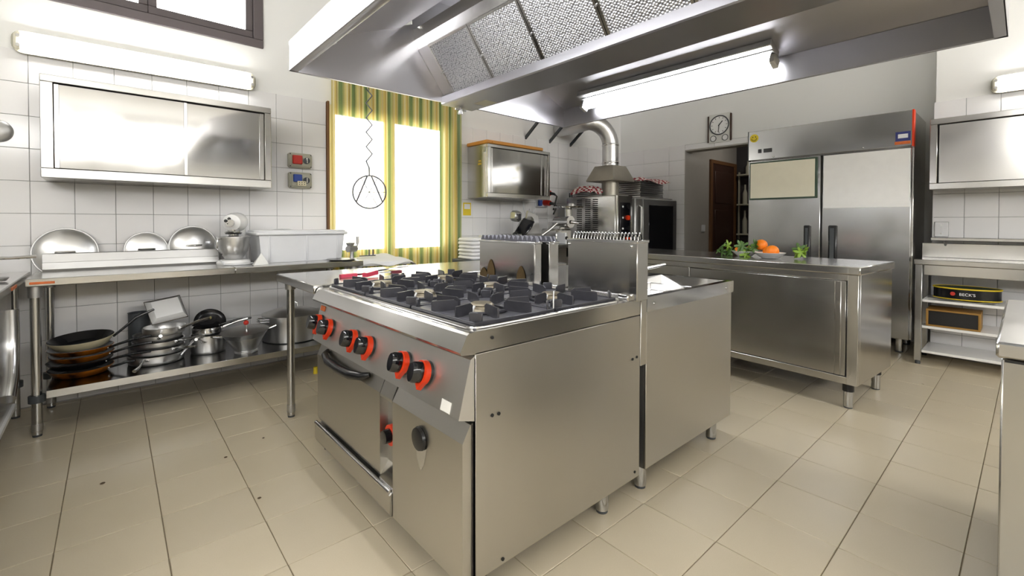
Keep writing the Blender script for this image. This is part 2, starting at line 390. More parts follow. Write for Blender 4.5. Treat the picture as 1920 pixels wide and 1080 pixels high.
# left wall with the glazed door and the high window
mb = MB()
for a in [(-2.6, -.92, 0, ZC), (-.92, .965, 0, 2.552), (-.92, .965, 3.16, ZC), (.965, 1.458, 0, ZC), (1.458, 2.852, 2.20, ZC), (2.852, 6.1, 0, ZC)]:
    mb.box(a[0], a[1], YW + .004, YW + .28, a[2], a[3])
wl = struct('wall_left', mb, 'wall')
mb = MB()
for a in [(-2.6, 1.458), (2.852, XB)]: mb.box(a[0], a[1], YW + .0005, YW + .0045, 0, ZT)
mb.build('grout_bed', 'grout_w', wl)
def wall_tile(w, h): return MB().box(-w / 2 + .0013, w / 2 - .0013, -.006, .002, -h / 2 + .0013, h / 2 - .0013, .0015).mesh('wall_tile', 'tile')
wt = wall_tile(.2, .2)
rows = [.008 + .2 * k for k in range(11)]
for i in range(-2, 31):
    if 9 <= i <= 15: continue
    for z in rows:
        inst('wall_tile', wt, wl, (-.344 + .2 * i + .1, YW, z + .1), (random.uniform(-.002, .002), 0, random.uniform(-.0025, .0025)))
# back wall with the doorway
DY0, DY1, DZ = 1.95, 3.07, 2.13
mb = MB()
mb.box(XB + .004, XB + .16, DY1, YW + .28, 0, ZC).box(XB + .004, XB + .16, .3, DY0, 0, ZC).box(XB + .004, XB + .16, DY0, DY1, DZ, ZC)
wb = struct('wall_back', mb, 'wall')
MB().box(XB + .0005, XB + .0045, DY1, YW, 0, ZT).box(XB + .0005, XB + .0045, DY0, DY1, DZ + .005, ZT).build('grout_bed', 'grout_w', wb)
wt4 = wall_tile(.4, .2)
for y in (3.904, 3.504):
    for z in rows: inst('wall_tile', wt4, wb, (XB, y, z + .1), (0, random.uniform(-.002, .002), -pi / 2))
wt23 = wall_tile(.232, .2)
for z in rows: inst('wall_tile', wt23, wb, (XB, 3.187, z + .1), (0, 0, -pi / 2))
wtl = wall_tile(.4, .07)
for y in (2.87, 2.47, 2.07): inst('wall_tile', wtl, wb, (XB, y, 2.17), (0, 0, -pi / 2))
# right-hand stretch of wall, standing forward of the back wall
wr = struct('wall_right', MB().box(XR + .004, XB + .3, -4.5, .53, 0, ZC), 'wall')
MB().box(XR + .0005, XR + .0045, -4.5, .53, 0, ZT).build('grout_bed', 'grout_w', wr)
for c in range(5):
    w = .2
    for z in rows: inst('wall_tile', wt, wr, (XR, .442 - .2 * c, z + .1), (0, random.uniform(-.002, .002), -pi / 2))
# walls behind the camera with unseen strip windows added to let in daylight
mb = MB()
mb.box(-2.7, -2.5, -4.5, -2.6, 0, ZC).box(-2.7, -2.5, 1.5, 4.3, 0, ZC).box(-2.7, -2.5, -2.6, 1.5, 0, 2.42).box(-2.7, -2.5, -2.6, 1.5, 3.08, ZC)
struct('wall_rear', mb, 'wall')
mb = MB()
mb.box(-2.7, -2.2, -4.6, -4.4, 0, ZC).box(5.4, 6.0, -4.6, -4.4, 0, ZC).box(-2.2, 5.4, -4.6, -4.4, 0, 2.42).box(-2.2, 5.4, -4.6, -4.4, 3.08, ZC)
struct('wall_side', mb, 'wall')
struct('ceiling', MB().box(-2.7, 6.2, -4.6, 4.45, ZC, ZC + .15), 'ceil')
for k, (a, b, n) in enumerate([((-2.54, -2.6), (-2.54, 1.5), 4), ((-2.2, -4.44), (5.4, -4.44), 6)]):  # frames of the added strip windows
    mb = MB(); za, zb_ = (2.42, 3.08)
    for i in range(n + 1):
        t = i / n; x = a[0] + (b[0] - a[0]) * t; y = a[1] + (b[1] - a[1]) * t; mb.box(x - .02, x + .02, y - .02, y + .02, za, zb_)
    for z in (za + .03, zb_ - .03): mb.box(min(a[0], b[0]) - .03, max(a[0], b[0]) + .03, min(a[1], b[1]) - .03, max(a[1], b[1]) + .03, z - .03, z + .03)
    struct('window_%d' % (k + 3), mb, 'frame_grey')
# high window (window_1): grey painted frame with sash and panes
w1 = struct('window_1', MB().box(-.92, .965, YW - .012, YW + .07, 2.55, 2.615, .004).box(.895, .965, YW - .012, YW + .07, 2.615, 3.16, .004).box(-.92, -.85, YW - .012, YW + .07, 2.615, 3.16).box(-.92, .965, YW - .012, YW + .07, 3.1, 3.16), 'frame_grey')
for (a, b) in [(.24, .894), (-.40, .239), (-.849, -.401)]:
    mb = MB().box(a, b, YW + .005, YW + .05, 2.62, 2.675, .004).box(a, b, YW + .005, YW + .05, 3.05, 3.1, .004).box(a, a + .05, YW + .005, YW + .05, 2.675, 3.05, .004).box(b - .05, b, YW + .005, YW + .05, 2.675, 3.05, .004)
    mb.build('sash', 'frame_grey', w1)
    MB().box(a + .045, b - .045, YW + .024, YW + .03, 2.67, 3.055).build('pane', 'glass', w1)
# glazed door (window_2)
MBj = MB().box(1.459, 1.478, YW - .03, YW + .10, .0, 2.22, .003); mb = MB().box(1.478, 1.53, YW + .0, YW + .12, 0, 2.2, .004).box(2.78, 2.85, YW + .0, YW + .12, 0, 2.2, .004).box(1.53, 2.78, YW + .0, YW + .12, 2.155, 2.2)
w2 = struct('window_2', mb, 'cream')
MBj.build('jamb', 'frame_brown', w2)
for (a, b) in [(1.535, 2.08), (2.085, 2.775)]:
    mb = MB().box(a, b, YW + .03, YW + .08, 0, .90, .004).box(a, b, YW + .03, YW + .08, 2.13, 2.155, .003)
    mb.box(a, a + (.05 if a > 2 else .015), YW + .03, YW + .08, .9, 2.13, .003).box(b - (.06 if a > 2 else .05), b, YW + .03, YW + .08, .9, 2.13, .003)
    mb.build('door_leaf', 'cream', w2)
    if a > 2: MB().box(2.650, 2.690, YW + .022, YW + .034, .9, 2.13, .002).build('sash_edge', 'frame_brown', w2)
    MB().box(a + .012, b - .045, YW + .05, YW + .056, .895, 2.135).build('pane', 'glass', w2)
# corridor seen through the doorway
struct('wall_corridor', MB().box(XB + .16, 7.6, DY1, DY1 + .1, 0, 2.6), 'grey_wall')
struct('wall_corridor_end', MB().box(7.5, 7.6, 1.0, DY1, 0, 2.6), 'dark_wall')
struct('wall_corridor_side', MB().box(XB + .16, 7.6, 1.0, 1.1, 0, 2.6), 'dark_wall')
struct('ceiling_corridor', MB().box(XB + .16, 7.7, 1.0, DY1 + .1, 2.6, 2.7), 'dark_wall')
d1 = struct('door_1', MB().box(6.56, 6.62, DY1 - .03, DY1 - .002, 0, 2.08).box(7.36, 7.44, DY1 - .03, DY1 - .002, 0, 2.08).box(6.62, 7.36, DY1 - .03, DY1 - .002, 2.03, 2.08), 'frame_brown')
dl = MB().box(6.62, 7.36, DY1 - .022, DY1 - .002, 0, 2.03, .003).build('door_leaf', 'wood_dk', d1)
for z0, z1 in ((.15, .75), (.85, 1.35), (1.45, 1.92)): MB().box(6.7, 7.28, DY1 - .03, DY1 - .021, z0, z1, .006).build('door_panel', 'wood_dk', d1)
struct('trim_1', MB().box(XB - .004, XB + .17, DY1 - .012, DY1 + .012, 0, DZ).box(XB - .004, XB + .17, DY0, DY1, DZ - .012, DZ + .012), 'grey_wall')
sw = thing('light_switch', 'small white light switch on grey corridor wall', 'switch', (6.38, DY1 - .002, 1.08))
MB().box(6.33, 6.43, DY1 - .012, DY1 - .001, 1.03, 1.13, .003).build('plate', 'white_pl', sw); MB().box(6.36, 6.40, DY1 - .018, DY1 - .012, 1.05, 1.11, .002).build('rocker', 'white_pl', sw)
rk = thing('bottle_rack', 'narrow pale rack with shelves on the dark corridor end wall', 'rack', (7.42, 2.85, .9))
MB().box(7.40, 7.44, 2.63, 2.645, .9, 1.95).box(7.40, 7.44, 2.985, 3.0, .9, 1.95).build('upright', 'grey_pl', rk)
for z in (.98, 1.44, 1.9): MB().box(7.34, 7.49, 2.63, 3.0, z - .012, z + .012, .003).build('shelf', 'grey_pl', rk)
for (y, z, t, h) in [(2.9, 1.452, 'tall clear bottle standing on the middle corridor rack shelf', .3), (2.9, .992, 'tall pale bottle standing on the lowest corridor rack shelf', .36), (2.86, 1.912, 'small pointed bottle standing on the topmost corridor rack shelf', .2)]:
    solo('bottle', MB().lathe([(0, 0), (.034, 0), (.034, h * .55), (.014, h * .75), (.014, h), (0, h)], 14, (7.41, y, z)), 'grey_pl', t, 'bottle')
cl = thing('added_lamp', 'added round ceiling lamp, unseen, lighting the corridor behind the doorway', 'lamp', (6.7, 2.3, 2.6))  # added lamp, out of view, brightens the corridor
MB().lathe([(0, -.012), (.17, -.012), (.18, 0), (0, 0)], 28, (6.7, 2.3, 2.599)).build('base', 'white_pl', cl); MB().lathe([(0, -.09), (.10, -.08), (.15, -.045), (.16, -.012)], 28, (6.7, 2.3, 2.599)).build('lit_globe', 'tube_c', cl)
# ------------------------------------------------------------------ cooking range
RX0, RX1, RY0, RY1 = .80, 1.655, 1.06, 2.295
rg = thing('cooking_range', 'stainless six-burner gas range with orange-red knobs on four legs', 'range', (1.22, 1.68, 0))
mb = MB().box(RX0, RX1, RY0, RY0 + .012, .10, .772, .002)
sp = mb.build('side_panel', 'steel_range', rg)
for x, z in [(.862, .577), (.888, .575), (.905, .118), (1.60, .60), (1.63, .603), (1.62, .128)]:
    MB().cyl((x, RY0 + .002, z), (x, RY0 - .003, z), .0055, n=10).build('screw', 'darkgap', sp)
MB().box(RX0, RX1, RY1 - .012, RY1, .10, .772, .002).build('side_panel', 'steel_range', rg)
MB().box(RX0 + .02, RX1, RY0 + .012, RY1 - .012, .10, .76).build('carcass', 'steel_dull', rg)
# hob deck: rolled front lip, rim and upstand
prof = [(.746, .786), (.751, .777), (.80, .772), (.80, .7755), (1.655, .7755), (1.655, .842), (1.60, .842), (1.585, .838), (.790, .838), (.778, .8375), (.770, .832)]
MB().prism(prof, 'y', RY0, RY1).build('hob_deck', 'steel', rg, ang=25)
MB().cyl((.862, RY0 + .002, .812), (.862, RY0 - .003, .812), .005, n=10).build('screw', 'darkgap', rg)
MB().box(1.565, 1.60, RY0, RY0 + .05, .838, .866, .004).build('corner_gusset', 'steel', rg)
# hob well rims under each pan support and the pan supports
GX = [(.815, 1.172), (1.172, 1.530)]; GY = [(1.085, 1.475), (1.475, 1.865), (1.865, 2.255)]
def rrect(x0, x1, y0, y1, r, z, n=5):
    P = []
    for cx, cy, a in ((x1 - r, y1 - r, 0), (x0 + r, y1 - r, pi / 2), (x0 + r, y0 + r, pi), (x1 - r, y0 + r, 1.5 * pi)):
        P += [(cx + r * math.cos(a + pi / 2 * k / n), cy + r * math.sin(a + pi / 2 * k / n), z) for k in range(n + 1)]
    return P
MB().tube(rrect(.808, 1.537, 1.078, 2.262, .035, .842), .0055, 8, True).build('well_rim', 'chrome', rg)
MB().box(.812, 1.533, 1.082, 2.258, .836, .8415).build('well_floor', 'iron_tray', rg)
def make_grate():
    g = MB(); hx, hy = .174, .190
    # low frame
    for sgn in (-1, 1):
        g.box(-hx, hx, sgn * hy - .004 * sgn - .004, sgn * hy - .004 * sgn + .004, -.010, .004, .002)
        g.box(sgn * hx - .004 * sgn - .004, sgn * hx - .004 * sgn + .004, -hy, hy, -.010, .004, .002)
    # dished sheet between frame and burner opening
    n = 32; ro = .085; A = []; B = []
    for i in range(n):
        a = 2 * pi * i / n; c, s_ = math.cos(a), math.sin(a); k = 1 / max(abs(c) / (hx - .008), abs(s_) / (hy - .008))
        A.append((c * k, s_ * k, .0)); B.append((c * ro, s_ * ro, -.009))
    g.mi = 1; g.add(A + B, [(i, (i + 1) % n, n + (i + 1) % n, n + i) for i in range(n)], True); g.mi = 0
    # paired fins from the middle of each side, joined by a bow near the burner
    for k in range(4):
        hh = hx if k % 2 == 0 else hy
        old = g.M; g.M = Matrix.Rotation(k * pi / 2, 4, 'Z')
        for sgn in (-1, 1):
            y0, y1 = sgn * .072, sgn * .042
            pts = [(hh - .012, y0), (.074, y1)]
            d = Vector((pts[1][0] - pts[0][0], pts[1][1] - pts[0][1])).normalized(); nn = Vector((-d.y, d.x)) * .0030
            prof3 = [(0, -.004), (0, .020), (.014, .034), (.86, .034), (1, .026), (1, -.002)]
            L = (Vector(pts[1]) - Vector(pts[0])).length
            vs = []
            for side in (-1, 1):
                for t, z in prof3:
                    tt = t if t in (0, 1) else t
                    vs.append((pts[0][0] + d.x * L * tt + nn.x * side, pts[0][1] + d.y * L * tt + nn.y * side, z))
            m = len(prof3); g.add(vs, [list(range(m))[::-1], list(range(m, 2 * m))] + [(i, (i + 1) % m, m + (i + 1) % m, m + i) for i in range(m)])
        g.M = old
    # upright corner lugs
    for sx in (-1, 1):
        for sy in (-1, 1):
            g.M = Matrix.Translation((sx * (hx - .018), sy * (hy - .018), .014)) @ Matrix.Rotation(sx * sy * pi / 4, 4, 'Z')
            g.box(-.004, .004, -.021, .021, -.016, .017, .004); g.M = Matrix.Identity(4)
    # bowed ring around the burner
    g.tube([(.088 * math.cos(2 * pi * i / 28), .088 * math.sin(2 * pi * i / 28), -.002) for i in range(28)], .006, 6, True)
    return g.mesh('pan_support', ['iron', 'iron_tray'])
gm = make_grate()
bm_ = MB().lathe([(0, .0), (.055, 0), (.058, .006), (.046, .014), (.044, .022), (0, .022)], 24); bmesh_ = bm_.mesh('burner', 'burner')
cm = MB().lathe([(0, .020), (.040, .020), (.042, .026), (.036, .032), (0, .034)], 24).mesh('burner_cap', 'burner')
for (x0, x1) in GX:
    for (y0, y1) in GY:
        cx, cy = (x0 + x1) / 2, (y0 + y1) / 2
        inst('pan_support', gm, rg, (cx, cy, .853))
        b = inst('burner', bmesh_, rg, (cx, cy, .8415)); inst('burner_cap', cm, b, (cx, cy, .8415))
        q = MB().cyl((cx - .07, cy - .03, .842), (cx - .055, cy - .03, .872), .004, n=8); q.build('igniter', 'white_pl', b if False else rg)
MB().cyl((1.165, 1.095, .845), (1.178, 1.105, .915), .0035, .0025, n=8).build('pilot_rod', 'chrome', rg)
# slanted control panel with knobs
MB().prism([(.806, .770), (.785, .758), (.743, .592), (.80, .575), (.83, .575), (.83, .770)], 'y', RY0 + .004, RY1 - .004).build('control_panel', 'steel_panel', rg, ang=20)
pn = Vector((-.9694, 0, .2453)).normalized(); pt = Vector((.2453, 0, .9694)).normalized()
def knob_mesh():
    k = MB()
    k.lathe([(0, .0), (.039, 0), (.039, .010), (0, .010)], 28)                      # dark shadow collar
    k.mi = 1
    outl = [(.039 * math.cos(a), .039 * math.sin(a)) for a in [(-pi / 2 + .55) + (2 * pi - 1.1) * i / 22 for i in range(23)]] + [(0, -.056)]
    n = len(outl); A = [(x, y, .010) for x, y in outl]; B = [(x * .96, y * .96, .027) for x, y in outl]
    k.add(A + B, [(i, (i + 1) % n, n + (i + 1) % n, n + i) for i in range(n)] + [list(range(n, 2 * n))])
    return k
kd = knob_mesh().mesh('control_knob', ['black', 'red'])
kg = MB()
g2 = [(.025 * math.cos(2 * pi * i / 20), .034 * math.sin(2 * pi * i / 20)) for i in range(20)]
kg.add([(x, y, .026) for x, y in g2] + [(x * .95, y * .97, .052) for x, y in g2] + [(x * .72, y * .86, .062) for x, y in g2],
       [(i, (i + 1) % 20, 20 + (i + 1) % 20, 20 + i) for i in range(20)] + [(20 + i, 20 + (i + 1) % 20, 40 + (i + 1) % 20, 40 + i) for i in range(20)] + [list(range(40, 60))], True)
kgm = kg.mesh('grip', 'black_gloss')
zax = pn; yax = pt; xax = yax.cross(zax)
KR = Matrix((xax, yax, zax)).transposed().to_euler()
for y in (2.232, 2.095, 1.825, 1.682, 1.405, 1.268):
    c = Vector((.7825, y, .676))
    c = Vector((.743 + (.676 - .592) * (.785 - .743) / (.758 - .592), y, .676)) + pn * .0005
    k = inst('control_knob', kd, rg, c, KR)
    gq = bpy.data.objects.new('grip', kgm); COL.objects.link(gq); gq.parent = k; WL[gq] = c
pr_ = MB(); pr_.M = Matrix.Translation((.7805, 2.245, .742)) @ Matrix((xax, yax, zax)).transposed().to_4x4(); pr_.box(-.028, .028, -.012, .012, .0, .004, .002); pr_.build('maker_badge', 'orange_st', rg)
pr_ = MB(); pr_.M = Matrix.Translation((.7475, 1.135, .612)) @ Matrix((xax, yax, zax)).transposed().to_4x4(); pr_.box(-.025, .025, -.016, .016, .0, .0015); pr_.build('paper_label', 'paper', rg)
# recessed vent below the panel
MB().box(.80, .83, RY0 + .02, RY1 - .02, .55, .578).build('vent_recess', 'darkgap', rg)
# small cupboard door on the right with black recessed handle
dd = MB().prism([(.762, .515), (.790, .565), (.80, .565), (.80, .095), (.762, .095)], 'y', 1.072, 1.502).build('cupboard_door', 'steel_range', rg, ang=20)
MB().lathe([(0, 0), (.040, 0), (.043, .004), (.040, .010), (0, .013)], 28).M
hm = MB(); hm.M = Matrix.Translation((.762, 1.305, .452)) @ Matrix.Rotation(-pi / 2, 4, 'Y')
hm.lathe([(0, 0), (.036, 0), (.039, .005), (.036, .014), (0, .02)], 28); hm.build('handle', 'black', dd)
hm = MB().add([(.7612, 1.345, .44), (.7612, 1.265, .44), (.7612, 1.285, .37), (.7612, 1.305, .345), (.7612, 1.325, .37)], [(0, 1, 2, 3, 4)]); hm.build('handle_recess', 'chrome', dd)
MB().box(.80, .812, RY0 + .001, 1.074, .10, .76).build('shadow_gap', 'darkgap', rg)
# oven: bowed upper band, door, black bar handle
od = MB().prism([(.766, .515), (.794, .580), (.80, .580), (.80, .195), (.772, .195), (.766, .21)], 'y', 1.612, 2.290).build('oven_door', 'steel_range', rg, ang=20)
mb = MB()
hp = [(.775, 2.175, .553), (.752, 2.15, .545), (.738, 2.07, .535), (.735, 1.95, .532), (.738, 1.83, .535), (.752, 1.745, .545), (.775, 1.72, .553)]
mb.tube(hp, [.010, .015, .019, .020, .019, .015, .010], 10); mb.build('handle', 'black', od)
MB().prism([(.764, .515), (.792, .578), (.80, .578), (.80, .505), (.764, .505)], 'y', 1.508, 1.605).build('oven_band', 'steel_range', rg, ang=20)
MB().box(.80, .835, 1.506, 1.612, .19, .51).build('knob_recess', 'steel_dull', rg)
MB().prism([(.764, .195), (.80, .25), (.80, .18), (.764, .18)], 'y', 1.506, 1.612).build('recess_sill', 'steel', rg)
kk = MB(); kk.M = Matrix.Translation((.80, 1.562, .365)) @ Matrix.Rotation(-pi / 2, 4, 'Y'); kk.lathe([(0, 0), (.038, 0), (.038, .02), (0, .02)], 24); k1 = kk.build('thermostat_knob', 'red', rg)
kk = MB(); kk.M = Matrix.Translation((.78, 1.562, .365)) @ Matrix.Rotation(-pi / 2, 4, 'Y'); kk.lathe([(0, 0), (.026, 0), (.024, .025), (0, .028)], 20); kk.build('grip', 'black_gloss', k1)
# warming drawer strip
MB().prism([(.752, .172), (.760, .180), (.80, .180), (.80, .095), (.758, .095), (.752, .11)], 'y', 1.506, 2.290).build('drawer_front', 'steel_range', rg, ang=20)
MB().cyl((.756, 1.51, .183), (.756, 2.286, .183), .010, n=12).build('drawer_roll', 'chrome', rg)
def leg(parent, x, y, h, r=.026, foot=True, name='leg'):
    l = MB().cyl((x, y, .012), (x, y, h), r, n=20).build(name, 'steel_leg', parent)
    if foot: MB().cyl((x, y, 0), (x, y, .014), r * .88, r * .96, n=20).build('foot', 'grey_dk', l)
    return l
for (x, y) in [(.86, 1.125), (1.475, 1.115), (.86, 2.21), (1.475, 2.21)]: leg(rg, x, y, .105)
# flues at the back of the hob
def flue(parent, x0, x1, y0, y1, ztop, crown):
    f = MB().box(x0, x1, y0, y1, .838, ztop, .003).build('flue', 'steel_h', parent)
    MB().box(x0 - .003, x0 + .002, y0, y0 + .035, .838, ztop - .012, .001).build('corner_strip', 'steel', f)
    MB().box(x0 - .004, x1 + .004, y0 - .003, y1 + .003, ztop - .012, ztop, .002).build('top_rim', 'chrome', f)
    if crown == 'teeth':
        n = 13; st = (y1 - y0) / n; m = MB()
        for i in range(n):
            for (xx, off) in ((x0 + .012, 0), (x1 - .012, .5)):
                cy = y0 + st * (i + .5 + off * .9)
                if cy > y1 - .01: continue
                m.add([(xx, cy - st * .55, ztop), (xx, cy + st * .55, ztop), (xx, cy + .006, ztop + .026), (xx, cy - .006, ztop + .026), (xx + .012, cy - st * .55, ztop), (xx + .012, cy + st * .55, ztop), (xx + .012, cy + .006, ztop + .026), (xx + .012, cy - .006, ztop + .026)],
                      [(0, 1, 2, 3), (7, 6, 5, 4), (0, 4, 5, 1), (1, 5, 6, 2), (2, 6, 7, 3), (3, 7, 4, 0)])
        o = m.build('toothed_grille', 'iron_tray', f); o['label'] = 'dark zigzag vent grille'
    else:
        n = 21
        for i in range(n):
            cy = y0 + .014 + (y1 - y0 - .028) * i / (n - 1)
            MB().tube([((x0 + x1) / 2 + .028 * math.cos(a), cy + .010 * math.cos(a), ztop - .004 + .032 * math.sin(a)) for a in [pi * k / 9 for k in range(10)]], .0028, 6).build('wire_hoop', 'chrome', f)
    return f
fL = flue(rg, 1.592, 1.640, 1.622, 2.072, 1.060, 'teeth')
for y, h in ((2.03, .06), (1.965, .11), (1.72, .09)):
    m = MB(); pts = [(1.5885, y + .045 * math.cos(a) * (1 - .6 * (.5 + .5 * math.sin(a))), .845 + h * (.5 + .5 * math.sin(a)) ** 1.0) for a in [2 * pi * k / 12 for k in range(12)]]
    m.add(pts, [list(range(12))]); m.build('burn_stain', 'stain', fL)
fR = flue(rg, 1.592, 1.672, 1.035, 1.405, 1.086, 'hoops')
for y, z in ((1.06, 1.06), (1.06, .86), (1.395, 1.06)):
    MB().sphere((1.589, y, z), .006, 10, 6).build('screw', 'chrome', fR)
MB().box(1.656, 1.699, RY0 - .004, RY0 + .004, .56, .84, .002).build('bridge_strip', 'steel', rg)
for y, z in ((1.66, .90), (1.66, .87)): MB().sphere((1.589, y - .02, z), .005, 8, 5).build('screw', 'darkgap', fL)
# ------------------------------------------------------------------ fryer standing behind the range
fy = thing('deep_fryer', 'stainless deep fryer cabinet with open white basin behind the range', 'fryer', (2.13, 1.27, 0))
FX0, FX1, FY0, FY1 = 1.705, 2.545, 1.062, 1.50
MB().box(FX0, FX1, FY0, FY0 + .012, .105, .80, .002).build('side_panel', 'steel_range', fy)
MB().box(FX0, FX1, FY1 - .012, FY1, .105, .80, .002).build('side_panel', 'steel_range', fy)
MB().box(FX0, FX1 - .02, FY0 + .012, FY1 - .012, .105, .60).build('carcass', 'steel_dull', fy)
MB().box(1.66, 1.703, FY0 + .03, FY1 - .03, .12, .82).build('gap_shade', 'darkgap', fy)  # dark filler painting the shade in the gap behind the range
mb = MB()
def tray(mb, x0, x1, y0, y1, z, depth, lip, edge, tap=.03):
    o = [(x0, y0), (x1, y0), (x1, y1), (x0, y1)]; i1 = [(x0 + lip, y0 + lip), (x1 - lip, y0 + lip), (x1 - lip, y1 - lip), (x0 + lip, y1 - lip)]
    k = lip + tap; i2 = [(x0 + k, y0 + k), (x1 - k, y0 + k), (x1 - k, y1 - k), (x0 + k, y1 - k)]
    vs = [(x, y, z - edge) for x, y in o] + [(x, y, z) for x, y in o] + [(x, y, z) for x, y in i1] + [(x, y, z - depth) for x, y in i2]
    fs = []
    for b in (0, 4, 8):
        fs += [(b + i, b + (i + 1) % 4, b + 4 + (i + 1) % 4, b + 4 + i) for i in range(4)]
    fs.append((12, 13, 14, 15)); mb.add(vs, fs)
tray(mb, FX0 - .004, FX1 + .012, FY0 - .006, FY1 + .006, .842, .16, .035, .062)
mb.build('basin', 'chrome', fy)
for x in (1.76, 2.47): MB().cyl((x, FY0 - .003, .81), (x, FY0 - .009, .81), .007, n=10).build('screw', 'chrome', fy)
fd = MB().box(FX1 - .02, FX1 + .012, FY0 + .006, FY1 - .006, .12, .55, .004).build('door', 'steel_h', fy)
MB().box(FX1 - .02, FX1 + .006, FY0 + .006, FY1 - .006, .56, .80, .003).build('tap_panel', 'steel_dull', fy)
MB().tube([(FX1 + .0, FY0 + .05, .76), (FX1 + .035, FY0 + .05, .74), (FX1 + .038, FY0 + .05, .63), (FX1 + .0, FY0 + .05, .60)], .010, 8).build('door_handle', 'chrome', fy)
MB().cyl((FX1 + .005, FY0 + .05, .60), (FX1 + .04, FY0 + .05, .60), .02, n=14).build('tap', 'chrome', fy)
for (x, y) in [(1.74, 1.11), (2.42, 1.11), (1.74, 1.45), (2.42, 1.45)]: leg(fy, x, y, .108)
# fry basket
fb = thing('fry_basket', 'wire fry basket with raised handle hanging in the fryer basin', 'basket', (2.1, 1.3, .70))
m = MB()
for z in (.735, .775, .815): m.tube([(1.86, 1.14, z), (2.32, 1.14, z), (2.32, 1.42, z), (1.86, 1.42, z)], .003, 5, True)
for x in [1.86 + .046 * i for i in range(11)]: m.tube([(x, 1.14, .815), (x, 1.14, .735), (x, 1.42, .735), (x, 1.42, .815)], .002, 4)
m.build('basket_wires', 'chrome', fb)
m = MB()
for y in (1.255, 1.295): m.tube([(1.87, y, .80), (1.86, y, .895), (1.875, y, .905), (2.02, (y + 1.275) / 2, .925)], .005, 6)
m.tube([(2.02, 1.275, .925), (2.22, 1.275, .935)], .009, 8); m.build('handle', 'chrome', fb)
# ------------------------------------------------------------------ plain worktop unit beside the fryer
nu = thing('worktop_unit', 'low steel worktop unit between the two flues behind the range', 'cabinet', (2.13, 1.9, 0))
MB().box(1.705, 2.545, 1.512, 2.295, .105, .80, .003).build('body', 'steel_h', nu); MB().box(1.69, 2.56, 1.508, 2.298, .80, .842, .004).build('top', 'steel', nu)
fN = flue(nu, 1.675, 1.742, 1.60, 2.07, 1.060, 'none' if False else 'teeth')
for (x, y) in [(1.76, 1.56), (2.48, 1.56), (1.76, 2.24), (2.48, 2.24)]: leg(nu, x, y, .108)
# ------------------------------------------------------------------ prep table on the far side of the range
pt_ = thing('prep_table', 'narrow steel prep table with round legs beside the range', 'table', (1.66, 2.63, 0))
m = MB(); m.box(.754, 2.60, 2.305, 2.952, .806, .85, .004); m.build('top', 'steel', pt_)
for (x, y) in [(.815, 2.895), (2.5, 2.895), (.84, 2.36), (2.5, 2.36)]:
    l = leg(pt_, x, y, .806, .021, True); MB().cyl((x, y, .76), (x, y, .806), .028, .031, n=20).build('collar', 'steel_dull', l)
    MB().cyl((x, y, .03), (x, y, .075), .0225, n=20).build('adjuster', 'steel_dull', l)
# ------------------------------------------------------------------ work table along the left wall
ZTB = .855
lt = thing('work_table', 'long steel work table with undershelf along the tiled left wall', 'table', (.6, 3.78, 0))
MB().box(-.318, .64, 3.478, 3.975, ZTB - .042, ZTB, .004).box(.64, 1.52, 3.478, 4.085, ZTB - .042, ZTB, .004).build('top', 'steel', lt)
MB().box(-.30, .66, 4.0, 4.085, .775, .803, .003).build('rear_rail', 'steel', lt)
MB().prism([(3.948, ZTB), (3.940, ZTB + .012), (3.944, ZTB + .052), (3.950, ZTB + .054), (3.953, ZTB + .104), (3.958, ZTB + .108), (3.974, ZTB + .108), (3.974, ZTB)], 'x', -.285, .62).build('backsplash', 'steel_dull', lt, ang=20)
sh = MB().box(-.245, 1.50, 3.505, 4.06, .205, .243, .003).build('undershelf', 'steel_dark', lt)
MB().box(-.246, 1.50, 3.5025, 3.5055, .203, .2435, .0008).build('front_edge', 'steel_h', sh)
for (x, y) in [(-.284, 3.533), (-.262, 4.03), (1.46, 3.533), (1.46, 4.03)]:
    l = leg(lt, x, y, ZTB - .042, .0215, True)
    MB().cyl((x, y, .75), (x, y, ZTB - .042), .0275, .029, n=20).build('collar', 'steel_dull', l)
    MB().cyl((x, y, .185), (x, y, .222), .034, n=20).build('clamp', 'grey_dk', l)
    MB().cyl((x, y, .03), (x, y, .07), .023, n=20).build('adjuster', 'steel_dull', l)
MB().box(-.300, -.205, 3.4755, 3.479, ZTB - .030, ZTB - .017, .001).build('maker_strip', 'orange_st', lt)
# pot lids leaning on the wall behind the splash
def lid(cx, r, label, mat, dome=.05, tilt=1.32, y=4.012, zbase=None, hd=True):
    z0 = ZTB + .012 if zbase is None else zbase
    t = thing('pot_lid', label, 'lid', (cx, y, z0), 'lids leaning on the tiled wall', rot=(0, 0, 0))
    R = Matrix.Translation((cx, y, z0 + r * math.sin(tilt))) @ Matrix.Rotation(tilt, 4, 'X')
    m = MB(); m.M = R
    m.lathe([(0, dome), (r * .35, dome * .93), (r * .7, dome * .6), (r * .93, dome * .12), (r * .96, 0), (r, .0), (r, -.004), (r * .95, -.004), (r * .7, dome * .55), (0, dome * .94)], 48); m.build('dome', mat, t)
    m = MB(); m.M = R; m.tube([((r * .985) * math.cos(2 * pi * i / 48), (r * .985) * math.sin(2 * pi * i / 48), .003) for i in range(48)], .0050, 6, True); m.build('rim', 'steel_dull', t)
    if hd:
        m = MB(); m.M = R; m.tube([(-.045, 0, dome * .9), (-.042, 0, dome + .028), (-.02, 0, dome + .038), (.02, 0, dome + .038), (.042, 0, dome + .028), (.045, 0, dome * .9)], .006, 8); m.build('handle', 'chrome', t)
    return t
lid(-.187, .155, 'largest steel pot lid leaning on wall at the left end of table', 'alu', .035, y=4.045, zbase=.807, tilt=1.45)
